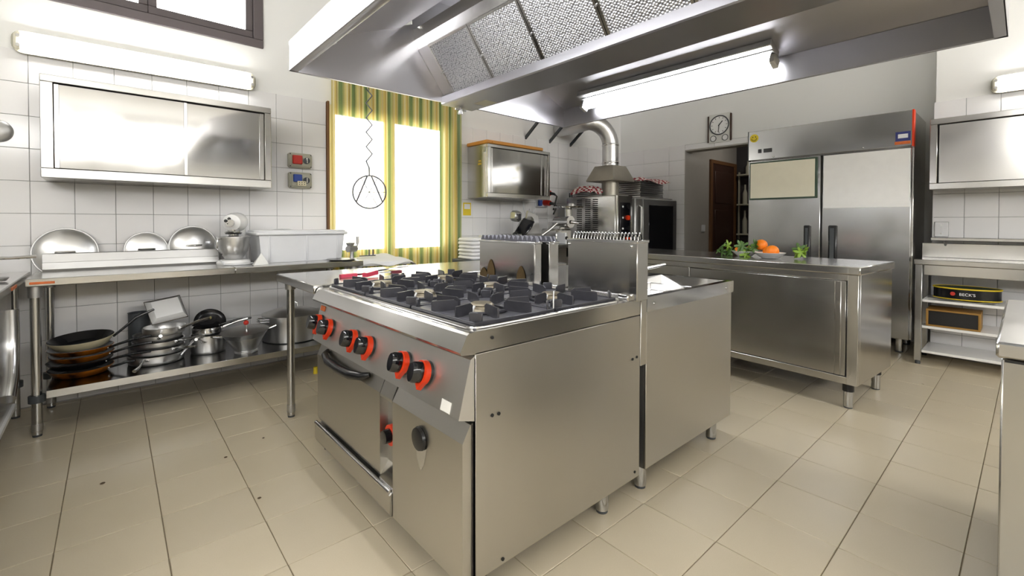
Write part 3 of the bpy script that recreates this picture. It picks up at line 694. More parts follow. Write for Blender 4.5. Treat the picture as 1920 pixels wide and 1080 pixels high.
lid(.212, .120, 'smallest flat steel pot lid leaning on wall, middle of three', 'alu', .018, y=4.05, zbase=.846, tilt=1.45)
lid(.478, .145, 'domed steel pot lid leaning on wall beside the stand mixer', 'alu', .038, y=4.045, zbase=.838, tilt=1.45)
# stand mixer
mx = thing('stand_mixer', 'white stand mixer with steel bowl on the work table', 'mixer', (.70, 3.86, ZTB))
m = MB(); m.lathe([(0, 0), (.105, 0), (.108, .012), (.10, .028), (.085, .034), (0, .034)], 32, (.69, 3.80, ZTB)); m.box(.66, .80, 3.82, 4.0, ZTB, ZTB + .03, .008); m.build('base', 'white_en', mx)
m = MB(); m.tube([(.755, 3.955, ZTB + .02), (.757, 3.958, ZTB + .12), (.755, 3.95, ZTB + .22), (.745, 3.93, ZTB + .265)], [.05, .042, .042, .05], 16); m.build('column', 'white_en', mx)
m = MB(); m.tube([(.665, 3.755, ZTB + .295), (.672, 3.77, ZTB + .298), (.70, 3.83, ZTB + .302), (.735, 3.905, ZTB + .302), (.755, 3.955, ZTB + .298), (.765, 3.98, ZTB + .292)], [.034, .058, .068, .070, .060, .02], 20); m.build('motor_head', 'white_en', mx)
m = MB(); m.cyl((.664, 3.752, ZTB + .295), (.656, 3.735, ZTB + .294), .026, n=18); m.build('attachment_cap', 'chrome', mx)
m = MB().lathe([(0, 0), (.05, .0), (.055, .012), (.05, .018)], 24, (.688, 3.80, ZTB + .215)); m.cyl((.688, 3.80, ZTB + .13), (.688, 3.80, ZTB + .25), .03, .036, 18); m.build('planetary_hub', 'chrome', mx)
m = MB().lathe([(0, .036), (.055, .036), (.062, .05), (.088, .09), (.100, .14), (.103, .196), (.108, .198), (.108, .192), (.099, .19), (.096, .14), (.084, .092), (0, .05)], 36, (.69, 3.80, ZTB)); bw = m.build('bowl', 'alu', mx)
m = MB(); m.tube([(.605, 3.735, ZTB + .185), (.575, 3.715, ZTB + .175), (.572, 3.715, ZTB + .12), (.61, 3.745, ZTB + .075)], .006, 8); m.build('bowl_handle', 'chrome', bw)
m = MB()
for k, (x, z) in enumerate([(.64, .31), (.662, .325), (.655, .29)]): m.sphere((x - .008, 3.742 + k * .004, ZTB + z), .011, 10, 6)
m.build('speed_knobs', 'black', mx)
m = MB().tube([(.80, 3.74, ZTB + .006), (.785, 3.69, ZTB + .008), (.735, 3.66, ZTB + .006), (.66, 3.655, ZTB + .006), (.615, 3.69, ZTB + .006), (.605, 3.76, ZTB + .03)], .0055, 8); m.build('power_cord', 'white_pl', mx)
# folded paper towel by the mixer
solo('paper_towel', MB().add([(.765, 3.56, ZTB + .001), (.865, 3.57, ZTB + .001), (.82, 3.59, ZTB + .085), (.775, 3.645, ZTB + .001), (.875, 3.645, ZTB + .001), (.83, 3.62, ZTB + .083)], [(0, 1, 2), (3, 5, 4), (0, 2, 5, 3), (1, 4, 5, 2), (0, 3, 4, 1)]), 'paper', 'folded white paper towel propped in front of the mixer', 'paper towel')
# white storage bin with lid
bn = thing('storage_bin', 'large white plastic bin with lid on the work table', 'bin', (1.14, 3.87, ZTB))
m = MB(); BX0, BX1, BY0, BY1 = .832, 1.455, 3.70, 4.02
m.add([(BX0 + .02, BY0 + .015, ZTB + .001), (BX1 - .02, BY0 + .015, ZTB + .001), (BX1 - .02, BY1 - .015, ZTB + .001), (BX0 + .02, BY1 - .015, ZTB + .001), (BX0, BY0, ZTB + .205), (BX1, BY0, ZTB + .205), (BX1, BY1, ZTB + .205), (BX0, BY1, ZTB + .205)],
      [(3, 2, 1, 0), (0, 1, 5, 4), (1, 2, 6, 5), (2, 3, 7, 6), (3, 0, 4, 7), (4, 5, 6, 7)]); m.build('tub', 'white_pl', bn)
for x in (.90, 1.165, 1.40): MB().box(x - .004, x + .004, BY0 - .004, BY0 + .018, ZTB + .012, ZTB + .20, .002).build('rib', 'white_pl', bn)
m = MB().box(BX0 - .022, BX1 + .022, BY0 - .022, BY1 + .02, ZTB + .205, ZTB + .228, .007).box(BX0 - .008, BX1 + .008, BY0 - .008, BY1 + .008, ZTB + .226, ZTB + .24, .006); m.build('lid', 'white_pl', bn)
m = MB(); m.lathe([(0, .008), (.05, .006), (.07, .0), (.066, -.001), (0, .003)], 24, (1.05, 3.93, ZTB + .243)); solo('small_lid', m, 'white_pl', 'small round white lid lying on top of the bin', 'lid')
# round dark tray leaning beside the bin, hand-cranked mincer, small spindle stand
solo('metal_plate', MB().lathe([(0, 0), (.085, 0), (.115, .012), (.118, .013), (.085, .004), (0, .003)], 36, (1.40, 3.60, ZTB)), 'steel_dull', 'round steel plate lying on the table in front of the bin', 'plate')
hg = thing('hand_mincer', 'small hand-cranked mincer clamped to the table end by the window', 'mincer', (1.50, 3.66, ZTB))
m = MB(); m.tube([(1.50, 3.66, ZTB - .0), (1.50, 3.66, ZTB + .045), (1.505, 3.66, ZTB + .085)], [.018, .014, .02], 12); m.cyl((1.46, 3.64, ZTB + .085), (1.54, 3.68, ZTB + .085), .026, n=16); m.build('body', 'steel_dull', hg)
m = MB().lathe([(.018, 0), (.03, .02), (.034, .035), (.03, .034), (.014, .0)], 16, (1.485, 3.652, ZTB + .10)); m.build('hopper', 'steel_dull', hg)
MB().tube([(1.54, 3.68, ZTB + .085), (1.56, 3.69, ZTB + .11), (1.562, 3.69, ZTB + .125)], .007, 8).build('crank', 'steel_dull', hg)
MB().cyl((1.562, 3.69, ZTB + .12), (1.562, 3.69, ZTB + .185), .011, n=12).build('grip', 'steel_dull', hg)
# side table under a white cover at the end of the work table
ct = thing('covered_table', 'small side table under rumpled white plastic cover by the window', 'table', (1.78, 3.82, 0))
for (x, y) in [(1.58, 3.66), (1.98, 3.66), (1.58, 3.98), (1.98, 3.98)]: leg(ct, x, y, .80, .018)
MB().box(1.54, 2.02, 3.62, 4.02, .79, .825, .008).build('top', 'white_pl', ct)
m = MB(); nx, ny = 30, 22
def hz(u, v):
    return .835 + .016 * math.sin(9 * u + 2 * v) * math.cos(7 * v) + .012 * math.sin(17 * u * v + 3) + .02 * (1 - (2 * u - 1) ** 4)
g = []
for j in range(ny + 1):
    for i in range(nx + 1):
        u, v = i / nx, j / ny; e = max(abs(2 * u - 1), abs(2 * v - 1)) ** 6
        g.append((1.53 + .53 * u + .0, 3.60 + .44 * v, hz(u, v) - .055 * e))
m.add(g, [(j * (nx + 1) + i, j * (nx + 1) + i + 1, (j + 1) * (nx + 1) + i + 1, (j + 1) * (nx + 1) + i) for j in range(ny) for i in range(nx)], True); m.build('cover', 'cloth', ct, ang=80)
ss = thing('spindle_stand', 'small dark rail with two short pins on the white cover', 'stand', (1.67, 3.74, .87))
MB().box(1.60, 1.74, 3.73, 3.75, .868, .876, .002).build('rail', 'grey_dk', ss)
for x in (1.685, 1.72): MB().cyl((x, 3.74, .875), (x, 3.74, .925), .006, n=10).build('pin', 'grey_dk', ss)
# ------------------------------------------------------------------ pans on the undershelf
ZS = .2435
def fry_pan(c, r, h, tilt, hdir, hlen, hrise, mo, mi, label, wall=.003, group='frying pans piled on the undershelf', hmat='black', hr=.009):
    t = thing('frying_pan', label, 'pan', c, group)
    T = Matrix.Translation(c) @ Euler(tilt).to_matrix().to_4x4()
    m = MB(); m.M = T
    m.lathe([(0, 0), (r * .72, 0), (r * .80, .004), (r * .97, h * .85), (r, h), (r - wall * .8, h + .001)], 44); b = m.build('pan_body', mo, t)
    m = MB(); m.M = T; m.lathe([(r - wall * .8, h + .001), (r * .95, h * .85), (r * .78, .007), (r * .70, .004), (0, .004)], 44); m.build('cooking_surface', mi, t)
    m = MB(); m.M = T; d = Vector((math.cos(hdir), math.sin(hdir), 0))
    P = [d * (r * .95) + Vector((0, 0, h * .6)), d * (r + .04) + Vector((0, 0, h * .75 + hrise * .25)), d * (r + hlen * .55) + Vector((0, 0, h * .8 + hrise * .7)), d * (r + hlen) + Vector((0, 0, h * .8 + hrise))]
    m.tube(P, [hr * .8, hr * .8, hr, hr * .8], 8); m.build('handle', hmat, t)
    m = MB(); m.M = T
    for s in (-1, 1): m.sphere(tuple(d * (r * .93) + Vector((-d.y, d.x, 0)) * .012 * s + Vector((0, 0, h * .6))), .006, 8, 5)
    m.build('rivets', 'chrome', t)
    return t
PX, PY = -.115, 3.775
fry_pan((PX, PY, ZS + .001), .150, .042, (0, 0, 0), -.42, .12, .02, 'copper', 'pan_in', 'bottom frying pan of the pile, orange heat-stained outside')
fry_pan((PX - .004, PY, ZS + .047), .150, .040, (0, 0, 0), -.52, .22, .035, 'black', 'pan_in', 'dark frying pan second from the bottom of the pile')
fry_pan((PX + .004, PY, ZS + .089), .149, .036, (0, 0, 0), -.38, .20, .04, 'copper', 'pan_in', 'stained brown frying pan in the middle of the pile')
fry_pan((PX, PY, ZS + .128), .150, .034, (0, 0, 0), -.46, .21, .05, 'copper', 'pan_in', 'orange-stained frying pan directly below the cream pan')
fry_pan((PX + .004, PY, ZS + .167), .152, .052, (.07, -.05, 0), -.12, .20, .13, 'cream_en', 'pan_in', 'topmost frying pan with cream side and black inside')
# pile of aluminium pans with long handles
def sauce_pan(c, r, h, label, mat='alu', hdir=2.9, hlen=.2, hrise=.03, tilt=(0, 0, 0), group='aluminium pans piled on the undershelf', hflat=True, cat='pan', name='saute_pan'):
    t = thing(name, label, cat, c, group); T = Matrix.Translation(c) @ Euler(tilt).to_matrix().to_4x4()
    m = MB(); m.M = T; m.lathe([(0, 0), (r * .93, 0), (r * .98, .006), (r, .02), (r, h), (r + .004, h + .001), (r - .004, h), (r - .004, .02), (r * .92, .006), (0, .005)], 44); m.build('pan_body', mat, t)
    if hlen:
        d = Vector((math.cos(hdir), math.sin(hdir), 0)); z = h * .72
        m = MB(); m.M = T; m.tube([d * (r - .002) + Vector((0, 0, z)), d * (r + .03) + Vector((0, 0, z + .012)), d * (r + hlen * .6) + Vector((0, 0, z + hrise * .7)), d * (r + hlen) + Vector((0, 0, z + hrise))], [.011, .008, .008, .010], 8); m.build('handle', 'chrome', t)
        m = MB(); m.M = T; m.box(-.016, .016, -.004, .004, -.014, .014); 
        m = MB(); m.M = T
        for s in (-1, 1): m.sphere(tuple(d * (r + .001) + Vector((-d.y, d.x, 0)) * .014 * s + Vector((0, 0, z))), .006, 8, 5)
        m.build('rivets', 'chrome', t)
    return t
AX, AY = .245, 3.80
sauce_pan((AX, AY, ZS + .001), .150, .055, 'widest aluminium pan at the bottom of the second pile', hdir=-2.0, hlen=.15, hrise=-.02)
sauce_pan((AX + .005, AY, ZS + .058), .146, .040, 'shallow aluminium pan second from the bottom of its pile', hdir=-1.0, hlen=.18, hrise=.03)
sauce_pan((AX + .012, AY + .01, ZS + .099), .138, .040, 'aluminium pan third from the bottom with handle pointing to the front right', hdir=-.85, hlen=.19, hrise=.04)
sauce_pan((AX + .01, AY + .02, ZS + .140), .130, .036, 'aluminium pan with dark handle just below the metal tray', hdir=-1.6, hlen=.18, hrise=.05)
sauce_pan((AX + .04, AY, ZS + .178), .115, .045, 'small deep aluminium pan near the top of the pile', hdir=-.75, hlen=.20, hrise=.07)
# tilted rectangular tray on top of the pile
tr = thing('metal_tray', 'rectangular white-metal tray tilted on top of the aluminium pans', 'tray', (AX + .05, AY + .03, ZS + .235))
m = MB(); m.M = Matrix.Translation((AX + .055, AY + .02, ZS + .315)) @ Euler((-.15, -.42, .25)).to_matrix().to_4x4() @ Matrix.Rotation(pi, 4, 'X') if False else Matrix.Translation((AX + .055, AY + .03, ZS + .325)) @ Euler((.95, -.12, .2)).to_matrix().to_4x4()
m.add([(-.10, -.085, 0), (.10, -.085, 0), (.10, .085, 0), (-.10, .085, 0), (-.075, -.06, .035), (.075, -.06, .035), (.075, .06, .035), (-.075, .06, .035), (-.10, -.085, -.004), (.10, -.085, -.004), (.10, .085, -.004), (-.10, .085, -.004)],
      [(0, 1, 5, 4), (1, 2, 6, 5), (2, 3, 7, 6), (3, 0, 4, 7), (4, 5, 6, 7), (8, 9, 1, 0), (9, 10, 2, 1), (10, 11, 3, 2), (11, 8, 0, 3), (11, 10, 9, 8)]); m.build('pressed_tray', 'white_en', tr)
m = MB(); m.M = Matrix.Translation((AX + .055, AY + .03, ZS + .325)) @ Euler((.95, -.12, .2)).to_matrix().to_4x4(); m.tube([(-.10, -.085, 0), (.10, -.085, 0), (.10, .085, 0), (-.10, .085, 0)], .004, 6, True); m.build('rolled_edge', 'chrome', tr)
# grey pot behind
sauce_pan((.165, 3.99, ZS + .001), .058, .30, 'tall dark grey pot standing against the wall behind the pans', 'grey_dk', hlen=0, group=None, cat='pot', name='tall_pot')
# saucepan with lid-like dark pan upon it
sp_ = sauce_pan((.535, 3.83, ZS + .001), .105, .125, 'deep steel saucepan carrying small pans, right of the pile', hdir=-1.95, hlen=.17, hrise=.06, group=None, name='saucepan')
sauce_pan((.53, 3.83, ZS + .128), .090, .05, 'small shiny pan nested on the deep saucepan', 'chrome', hdir=-.3, hlen=.16, hrise=.05, group=None, name='saucepan')
fry_pan((.55, 3.87, ZS + .195), .098, .022, (.95, -.1, .1), -2.4, .20, .03, 'pan_in', 'pan_in', 'small dark frying pan leaning above the deep saucepan', group=None, hmat='chrome')
fry_pan((.52, 3.82, ZS + .180), .085, .018, (.1, .05, 0), -.2, .19, .04, 'black', 'pan_in', 'little black frying pan lying under the leaning dark pan', group=None, hmat='black')
# food mill with red knob
fm = thing('food_mill', 'ribbed steel food mill with red knob and side handles', 'food mill', (.735, 3.65, ZS))
T = Matrix.Translation((.735, 3.65, ZS + .002)) @ Euler((.05, -.06, 0)).to_matrix().to_4x4()
m = MB(); m.M = T; pf = [(0, 0), (.072, 0), (.074, .012), (.066, .018)]
for k in range(8): pf += [(.072 + .0085 * k, .022 + .015 * k), (.075 + .0085 * k, .029 + .015 * k)]
pf += [(.148, .150), (.152, .152), (.146, .149), (.066, .024), (0, .02)]
m.lathe(pf, 44); m.build('bowl', 'alu', fm)
m = MB(); m.M = T; m.lathe([(0, .172), (.06, .170), (.135, .157), (.147, .150), (.13, .150), (0, .160)], 40); m.build('cover_disc', 'alu', fm)
m = MB(); m.M = T; m.cyl((.0, -.05, .16), (0, -.05, .205), .004, n=8); m.build('crank_pin', 'chrome', fm)
m = MB(); m.M = T; m.sphere((0, -.05, .217), .017, 16, 10); m.build('red_knob', 'redsw', fm)
for s in (-1, 1):
    m = MB(); m.M = T; m.tube([(s * .14, -.02, .135), (s * .195, -.02, .150), (s * .205, -.01, .152), (s * .2, .01, .15), (s * .14, .02, .135)], .005, 6); m.build('side_handle', 'chrome', fm)
# big stock pot with lid
st_ = thing('stock_pot', 'big wide stock pot with lid at the right end of the undershelf', 'pot', (1.10, 3.86, ZS))
m = MB().lathe([(0, 0), (.205, 0), (.212, .006), (.212, .188), (.217, .192), (.217, .197), (.208, .194), (.206, .01), (0, .008)], 56, (1.10, 3.86, ZS + .001)); m.build('body', 'alu', st_)
m = MB().lathe([(0, .245), (.05, .243), (.13, .228), (.20, .203), (.218, .198), (.216, .196), (.13, .222), (0, .24)], 56, (1.10, 3.86, ZS + .001)); ld = m.build('lid', 'alu', st_)
MB().tube([(1.06, 3.86, ZS + .243), (1.063, 3.86, ZS + .272), (1.085, 3.86, ZS + .28), (1.115, 3.86, ZS + .28), (1.137, 3.86, ZS + .272), (1.14, 3.86, ZS + .243)], .006, 8).build('lid_handle', 'chrome', ld)
for s in (-1, 1):
    m = MB()
    for dz in (0, .016): m.tube([(1.10 + s * .212 * .9, 3.86 - .10, ZS + .165 + dz), (1.10 + s * .25, 3.86 - .10, ZS + .17 + dz), (1.10 + s * .262, 3.80, ZS + .172 + dz), (1.10 + s * .25, 3.86 - .02, ZS + .17 + dz), (1.10 + s * .212, 3.86 - .02, ZS + .165 + dz)], .005, 6)
    m.build('side_handle', 'chrome', st_)
# ------------------------------------------------------------------ left wall cabinet with sliding doors
def wall_cabinet(name, label, x0, x1, z0, z1, y0, y1, doors, side='steel_h', fw=.055):
    t = thing(name, label, 'cabinet', ((x0 + x1) / 2, (y0 + y1) / 2, z0))
    MB().box(x0, x1, y0 + .03, y1, z0, z1, .002).build('carcass', side, t)
    f = MB(); f.box(x0, x1, y0, y0 + .03, z1 - fw * .75, z1, .003).box(x0, x1, y0, y0 + .03, z0, z0 + fw, .003).box(x0, x0 + fw, y0, y0 + .03, z0 + fw, z1 - fw * .75, .003).box(x1 - fw * .8, x1, y0, y0 + .03, z0 + fw, z1 - fw * .75, .003)
    f.build('front_frame', 'steel', t)
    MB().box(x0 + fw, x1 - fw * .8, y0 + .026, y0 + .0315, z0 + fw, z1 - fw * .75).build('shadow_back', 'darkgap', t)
    for i, (a, b, yy) in enumerate(doors):
        d = MB().box(a, b, y0 + yy, y0 + yy + .008, z0 + fw + .003, z1 - fw * .75 - .008, .0015).build('sliding_door', 'steel_door', t)
        for xx in ((a, a + .022), (b - .02, b)) if i == 0 else (((b - .03, b),)):
            MB().box(xx[0], xx[1], y0 + yy - .005, y0 + yy + .002, z0 + fw + .003, z1 - fw * .75 - .008, .0015).build('edge_fold', 'steel', d)
    return t
wall_cabinet('wall_cabinet', 'wide steel wall cabinet with sliding doors above the work table', -.272, .932, 1.412, 2.006, 3.758, YW - .008, [(-.215, .42, .006), (.41, .886, .017)])
# ------------------------------------------------------------------ tube lamp on the left wall
def tube_lamp(name, label, p0, p1, nrm, mat, z):
    p0 = Vector(p0); p1 = Vector(p1); nrm = Vector(nrm); t = thing(name, label, 'lamp', (p0 + p1) / 2)
    ax = (p1 - p0).normalized(); L = (p1 - p0).length; upv = Vector((0, 0, 1))
    B = Matrix((ax, upv, nrm)).transposed().to_4x4(); B.translation = (p0 + p1) / 2
    def cap(hw, hh, r, z0, z1):
        m = MB(); m.M = B; P = [(x, y) for x, y, _ in rrect(-hw, hw, -hh, hh, r, 0, 5)]; m.prism(P, 'z', z0, z1); return m
    cap(L / 2, .062, .045, .0, .03).build('housing', 'grey_pl', t)
    cap(L / 2 + .006, .068, .05, .026, .034).build('gasket', 'grey_pl', t)
    c = MB(); c.M = B
    for s in (-1, 1): c.box(s * (L / 2 - .045), s * (L / 2 - .005), -.052, .052, .034, .062, .018)
    c.build('end_cover', 'diff', t)
    for s in (-1, 1):
        for yy in (-.028, .028):
            k = MB(); k.M = B; k.cyl((s * (L / 2 - .025), yy, .06), (s * (L / 2 - .025), yy, .067), .010, n=12); k.build('clip', 'chrome', t)
    d = MB(); d.M = B; hw = L / 2 - .045; n = 12; pr2 = [(.055 * math.cos(a), .034 + .038 * math.sin(a)) for a in [pi * k / n for k in range(n + 1)]]
    d.add([(-hw, y, zz) for y, zz in pr2] + [(hw, y, zz) for y, zz in pr2], [(i, i + 1, n + 2 + i, n + 1 + i) for i in range(n)], True); d.add([(-hw, y, zz) for y, zz in pr2], [list(range(n + 1))]); d.add([(hw, y, zz) for y, zz in pr2], [list(range(n + 1))[::-1]])
    d.build('lit_cover', mat, t); return t
tube_lamp('wall_lamp', 'long lit tube lamp above the wide wall cabinet', (-.405, YW - .002, 2.248), (.895, YW - .002, 2.262), (0, -1, 0), 'tube_l', 0)
# sockets by the window
def socket(x0, x1, z0, z1, label, kind):
    t = thing('wall_socket', label, 'socket', ((x0 + x1) / 2, YW - .006, z0)); xm = (x0 + x1) / 2
    MB().box(x0, x1, YW - .055, YW - .006, z0, z1, .012).build('box', 'grey_pl', t)
    MB().box(x0 + .018, x1 - .018, YW - .062, YW - .053, z0 + .015, z1 - .015, .006).build('plate', 'grey_pl', t)
    if kind == 'red': MB().box(x0 + .025, xm + .008, YW - .082, YW - .06, z0 + .028, z1 - .022, .005).build('red_flap', 'redsw', t)
    else:
        MB().box(x0 + .028, xm + .005, YW - .082, YW - .06, z0 + .05, z1 - .02, .005).build('blue_flap', 'blue', t)
        pl = MB().box(xm - .035, xm + .035, YW - .086, YW - .06, z0 + .018, z0 + .058, .004).build('adapter_plug', 'cream_en', t)
        for i in range(3):
            for j in range(2): MB().cyl((xm - .02 + .02 * i, YW - .085, z0 + .03 + .016 * j), (xm - .02 + .02 * i, YW - .0875, z0 + .03 + .016 * j), .004, n=8).build('pin_hole', 'darkgap', pl)
    m = MB(); m.cyl((x1 - .05, YW - .06, (z0 + z1) / 2), (x1 - .05, YW - .075, (z0 + z1) / 2), .026, n=20); dk = m.build('rotary_switch', 'grey_dk', t)
    MB().box(x1 - .055, x1 - .045, YW - .088, YW - .073, (z0 + z1) / 2 - .022, (z0 + z1) / 2 + .022, .003).build('switch_grip', 'chrome', dk)
    for x in (x0 + .012, x1 - .012):
        for z in (z0 + .012, z1 - .012): MB().cyl((x, YW - .054, z), (x, YW - .0575, z), .005, n=8).build('screw', 'grey_dk', t)
socket(1.135, 1.322, 1.612, 1.735, 'wall socket box with red flap, upper of two beside the window', 'red')
socket(1.137, 1.320, 1.442, 1.575, 'wall socket box with blue flap and plug, lower of two', 'blue')
# ------------------------------------------------------------------ striped curtain over the glazed door
cu = thing('striped_curtain', 'sheer yellow and green striped curtain over the bright glazed door', 'curtain', (2.16, 4.04, .3))
nx, nz = 240, 4; vs = []; CX0, CX1 = 1.482, 2.862
for j in range(nz + 1):
    for i in range(nx + 1):
        u = i / nx; x = CX0 + (CX1 - CX0) * u
        vs.append((x, 4.045 + .007 * math.sin(u * 2 * pi * 26) * (1 if j else .5) + .006 * math.sin(u * 41 + j), .25 + 2.28 * (1 - j / nz)))
me_b = MB(); me_b.add(vs, [(j * (nx + 1) + i, j * (nx + 1) + i + 1, (j + 1) * (nx + 1) + i + 1, (j + 1) * (nx + 1) + i) for j in range(nz) for i in range(nx)], True)
co = me_b.build('sheer_fabric', 'curtain', cu, ang=180)
uvl = co.data.uv_layers.new(name='UVMap')
for lp in co.data.loops:
    v = co.data.vertices[lp.vertex_index].co + WL[cu]; uvl.data[lp.index].uv = ((v.x - CX0) / (CX1 - CX0), v.z / 2.5)
MB().cyl((1.42, 4.045, 2.54), (2.90, 4.045, 2.54), .012, n=12).build('rod', 'frame_brown', cu)
for x in (1.45, 2.87): MB().box(x - .008, x + .008, 4.03, YW + .004, 2.53, 2.55, .002).build('rod_bracket', 'frame_brown', cu)
# ------------------------------------------------------------------ wire wheel hanging from the hood edge
wh = thing('wire_wheel', 'round wire rack hanging on a zigzag chain under the hood edge', 'rack', (1.19, 2.62, 1.24))
WX, WY, WZ, WR = 1.183, 2.62, 1.338, .098
fx = Vector((.78, -.62, 0)).normalized()
def wp(a, r, dz=0): return (WX + fx.x * r * math.cos(a), WY + fx.y * r * math.cos(a), WZ + r * math.sin(a) + dz)
MB().tube([wp(2 * pi * i / 40, WR) for i in range(40)], .0042, 6, True).build('ring', 'iron', wh)
m = MB()
for k in range(3): m.tube([wp(pi * k / 3, WR), wp(pi * k / 3 + pi, WR)], .0018, 5)
m.build('spoke', 'grey_dk', wh)
for a, b in ((1.45, -.65), (1.69, 3.79)): MB().tube([wp(a, WR), wp(b, WR * .98)], .0042, 6).build('brace', 'iron', wh)
zz = [WZ + WR + (1.955 - WZ - WR) * i / 12 for i in range(13)]
pts = [(WX + fx.x * .018 * (0 if i in (0, 1) else (1 if i % 2 else -1)), WY + fx.y * .018 * (0 if i in (0, 1) else (1 if i % 2 else -1)), z) for i, z in enumerate(zz)]
MB().tube(pts, .0042, 6).build('zigzag_chain', 'grey_dk', wh)
MB().tube([(WX, WY, 1.945), (WX, WY + .008, 1.975), (WX, WY - .02, 1.985), (WX, WY - .032, 1.962)], .003, 6).build('hook', 'iron', wh)
# ------------------------------------------------------------------ counter at the far left edge
lc = thing('side_counter', 'steel counter at far left edge meeting the long work table', 'counter', (-.75, 2.6, 0))
MB().box(-1.15, -.345, 1.4, 4.07, .81, .85, .005).build('top', 'steel', lc)
MB().box(-1.12, -.372, 1.42, 3.55, .14, .81, .004).build('cabinet', 'steel', lc)
m = MB(); m.tube([(-.368, 3.50, .70), (-.366, 3.49, .55), (-.366, 3.44, .36), (-.366, 3.33, .28)], .03, 10); m.build('reflection_curve', 'steel_leg', lc)  # tube shaped as the curved reflection in the polished cabinet side
MB().box(-.372, -.360, 1.6, 3.53, .18, .20).build('base_strip', 'white_en', lc)
MB().box(-.3455, -.342, 3.30, 3.46, .818, .833).build('maker_strip', 'orange_st', lc)
for (x, y) in [(-.405, 3.95), (-1.08, 3.95), (-.405, 1.5), (-1.08, 1.5)]:
    l = leg(lc, x, y, .81, .021); MB().cyl((x, y, .18), (x, y, .215), .034, n=18).build('clamp', 'grey_dk', l)
sauce_pan((-.63, 3.46, .8505), .12, .15, 'steel saucepan on far left counter, its long handle pointing right', hdir=.22, hlen=.24, hrise=.012, group=None, name='saucepan')
ldl = thing('ladle', 'dark metal ladle lying on the far left counter', 'ladle', (-.45, 3.3, .85))
MB().tube([(-.42, 3.42, .862), (-.47, 3.25, .860), (-.55, 3.0, .858)], .006, 8).build('handle', 'steel_dull', ldl); m = MB(); m.lathe([(0, 0), (.03, .004), (.042, .02), (.040, .021), (.028, .007), (0, .003)], 20, (-.41, 3.47, .851)); m.build('bowl', 'steel_dull', ldl)
hp_ = thing('hanging_lid', 'round grey pan lid hanging on tiles at far left', 'lid', (-.475, YW - .02, 1.63)); m = MB(); m.M = Matrix.Translation((-.475, YW - .008, 1.70)) @ Matrix.Rotation(pi / 2, 4, 'X')
m.lathe([(0, .022), (.05, .018), (.066, .004), (.068, 0), (.06, 0), (0, .012)], 32); m.build('dome', 'steel_dull', hp_)
m = MB(); m.M = Matrix.Translation((-.475, YW - .008, 1.70)) @ Matrix.Rotation(pi / 2, 4, 'X'); m.lathe([(0, .05), (.014, .046), (.012, .03), (.008, .02), (0, .02)], 16); m.build('knob', 'black', hp_)
# tongs with pink grips on the prep table, cork on the floor
tg = thing('tongs', 'steel tongs with pink grips lying on the prep table', 'tongs', (1.12, 2.45, .85))
def flat(m, pts, w, h):
    for a, b in zip(pts[:-1], pts[1:]):
        a = Vector(a); b = Vector(b); d = (b - a).normalized(); n = Vector((-d.y, d.x, 0)) * w
        m.add([a - n, a + n, b + n, b - n, a - n + Vector((0, 0, h)), a + n + Vector((0, 0, h)), b + n + Vector((0, 0, h)), b - n + Vector((0, 0, h))], [(3, 2, 1, 0), (4, 5, 6, 7), (0, 1, 5, 4), (1, 2, 6, 5), (2, 3, 7, 6), (3, 0, 4, 7)])
    return m
flat(MB(), [(1.02, 2.50, .858), (1.13, 2.50, .86), (1.30, 2.49, .86)], .010, .010).build('arm', 'chrome', tg)
flat(MB(), [(1.08, 2.44, .866), (1.16, 2.47, .875), (1.38, 2.52, .885)], .009, .010).build('arm', 'chrome', tg)
flat(MB(), [(.96, 2.50, .851), (1.05, 2.50, .853)], .016, .018).build('grip', 'pink', tg)
flat(MB(), [(1.07, 2.435, .853), (1.15, 2.465, .86)], .018, .022).build('grip', 'pink', tg)
flat(MB(), [(1.255, 2.49, .853), (1.32, 2.49, .853)], .014, .018).build('tip', 'maroon', tg)
solo('cork', MB().cyl((1.19, 3.60, 0), (1.19, 3.60, .05), .018, .015, 16), 'yellow', 'small yellow cork on the floor under the long work table', 'cork')
# ------------------------------------------------------------------ extractor hood
HX0, HX1, HY0, HY1, HZ = .728, 2.872, .058, 2.585, 1.95
hd = thing('extractor_hood', 'big stainless island extractor hood hanging over the range', 'hood', (1.8, 1.32, HZ))
zb = HZ + .15
MB().box(HX0, HX0 + .004, HY0, HY1, HZ, zb, .001).box(HX0, HX0 + .042, HY0, HY1, HZ, HZ + .004, .001).build('front_band', 'steel_hood', hd)
MB().box(HX1 - .004, HX1, HY0, HY1, HZ, zb, .001).box(HX1 - .02, HX1, HY0, HY1, HZ, HZ + .004, .001).build('rear_band', 'steel_hood', hd)
endp = [(HX0, HZ), (HX1, HZ), (HX1, zb), (2.15, 2.40), (2.15, 2.62), (1.45, 2.62), (1.45, 2.40), (HX0, zb)]
MB().prism(endp, 'y', HY1 - .004, HY1).box(HX0, HX1, HY1 - .018, HY1, HZ, HZ + .004, .001).build('end_panel', 'steel_hood', hd)
MB().prism(endp, 'y', HY0, HY0 + .004).box(HX0, HX1, HY0, HY0 + .042, HZ, HZ + .004, .001).build('end_panel', 'steel_hood', hd)
def slab(m, x0, z0, x1, z1, y0, y1, t=.003):
    d = Vector((x1 - x0, z1 - z0)).normalized(); n = Vector((-d.y, d.x)) * t
    m.prism([(x0, z0), (x1, z1), (x1 + n.x, z1 + n.y), (x0 + n.x, z0 + n.y)], 'y', y0, y1); return m
slab(MB(), HX0, zb, 1.375, 2.36, HY0, HY1).build('front_slope', 'steel_hood', hd)
slab(MB(), HX1, zb, 2.22, 2.36, HY0, HY1, -.003).build('rear_slope', 'steel_hood', hd)
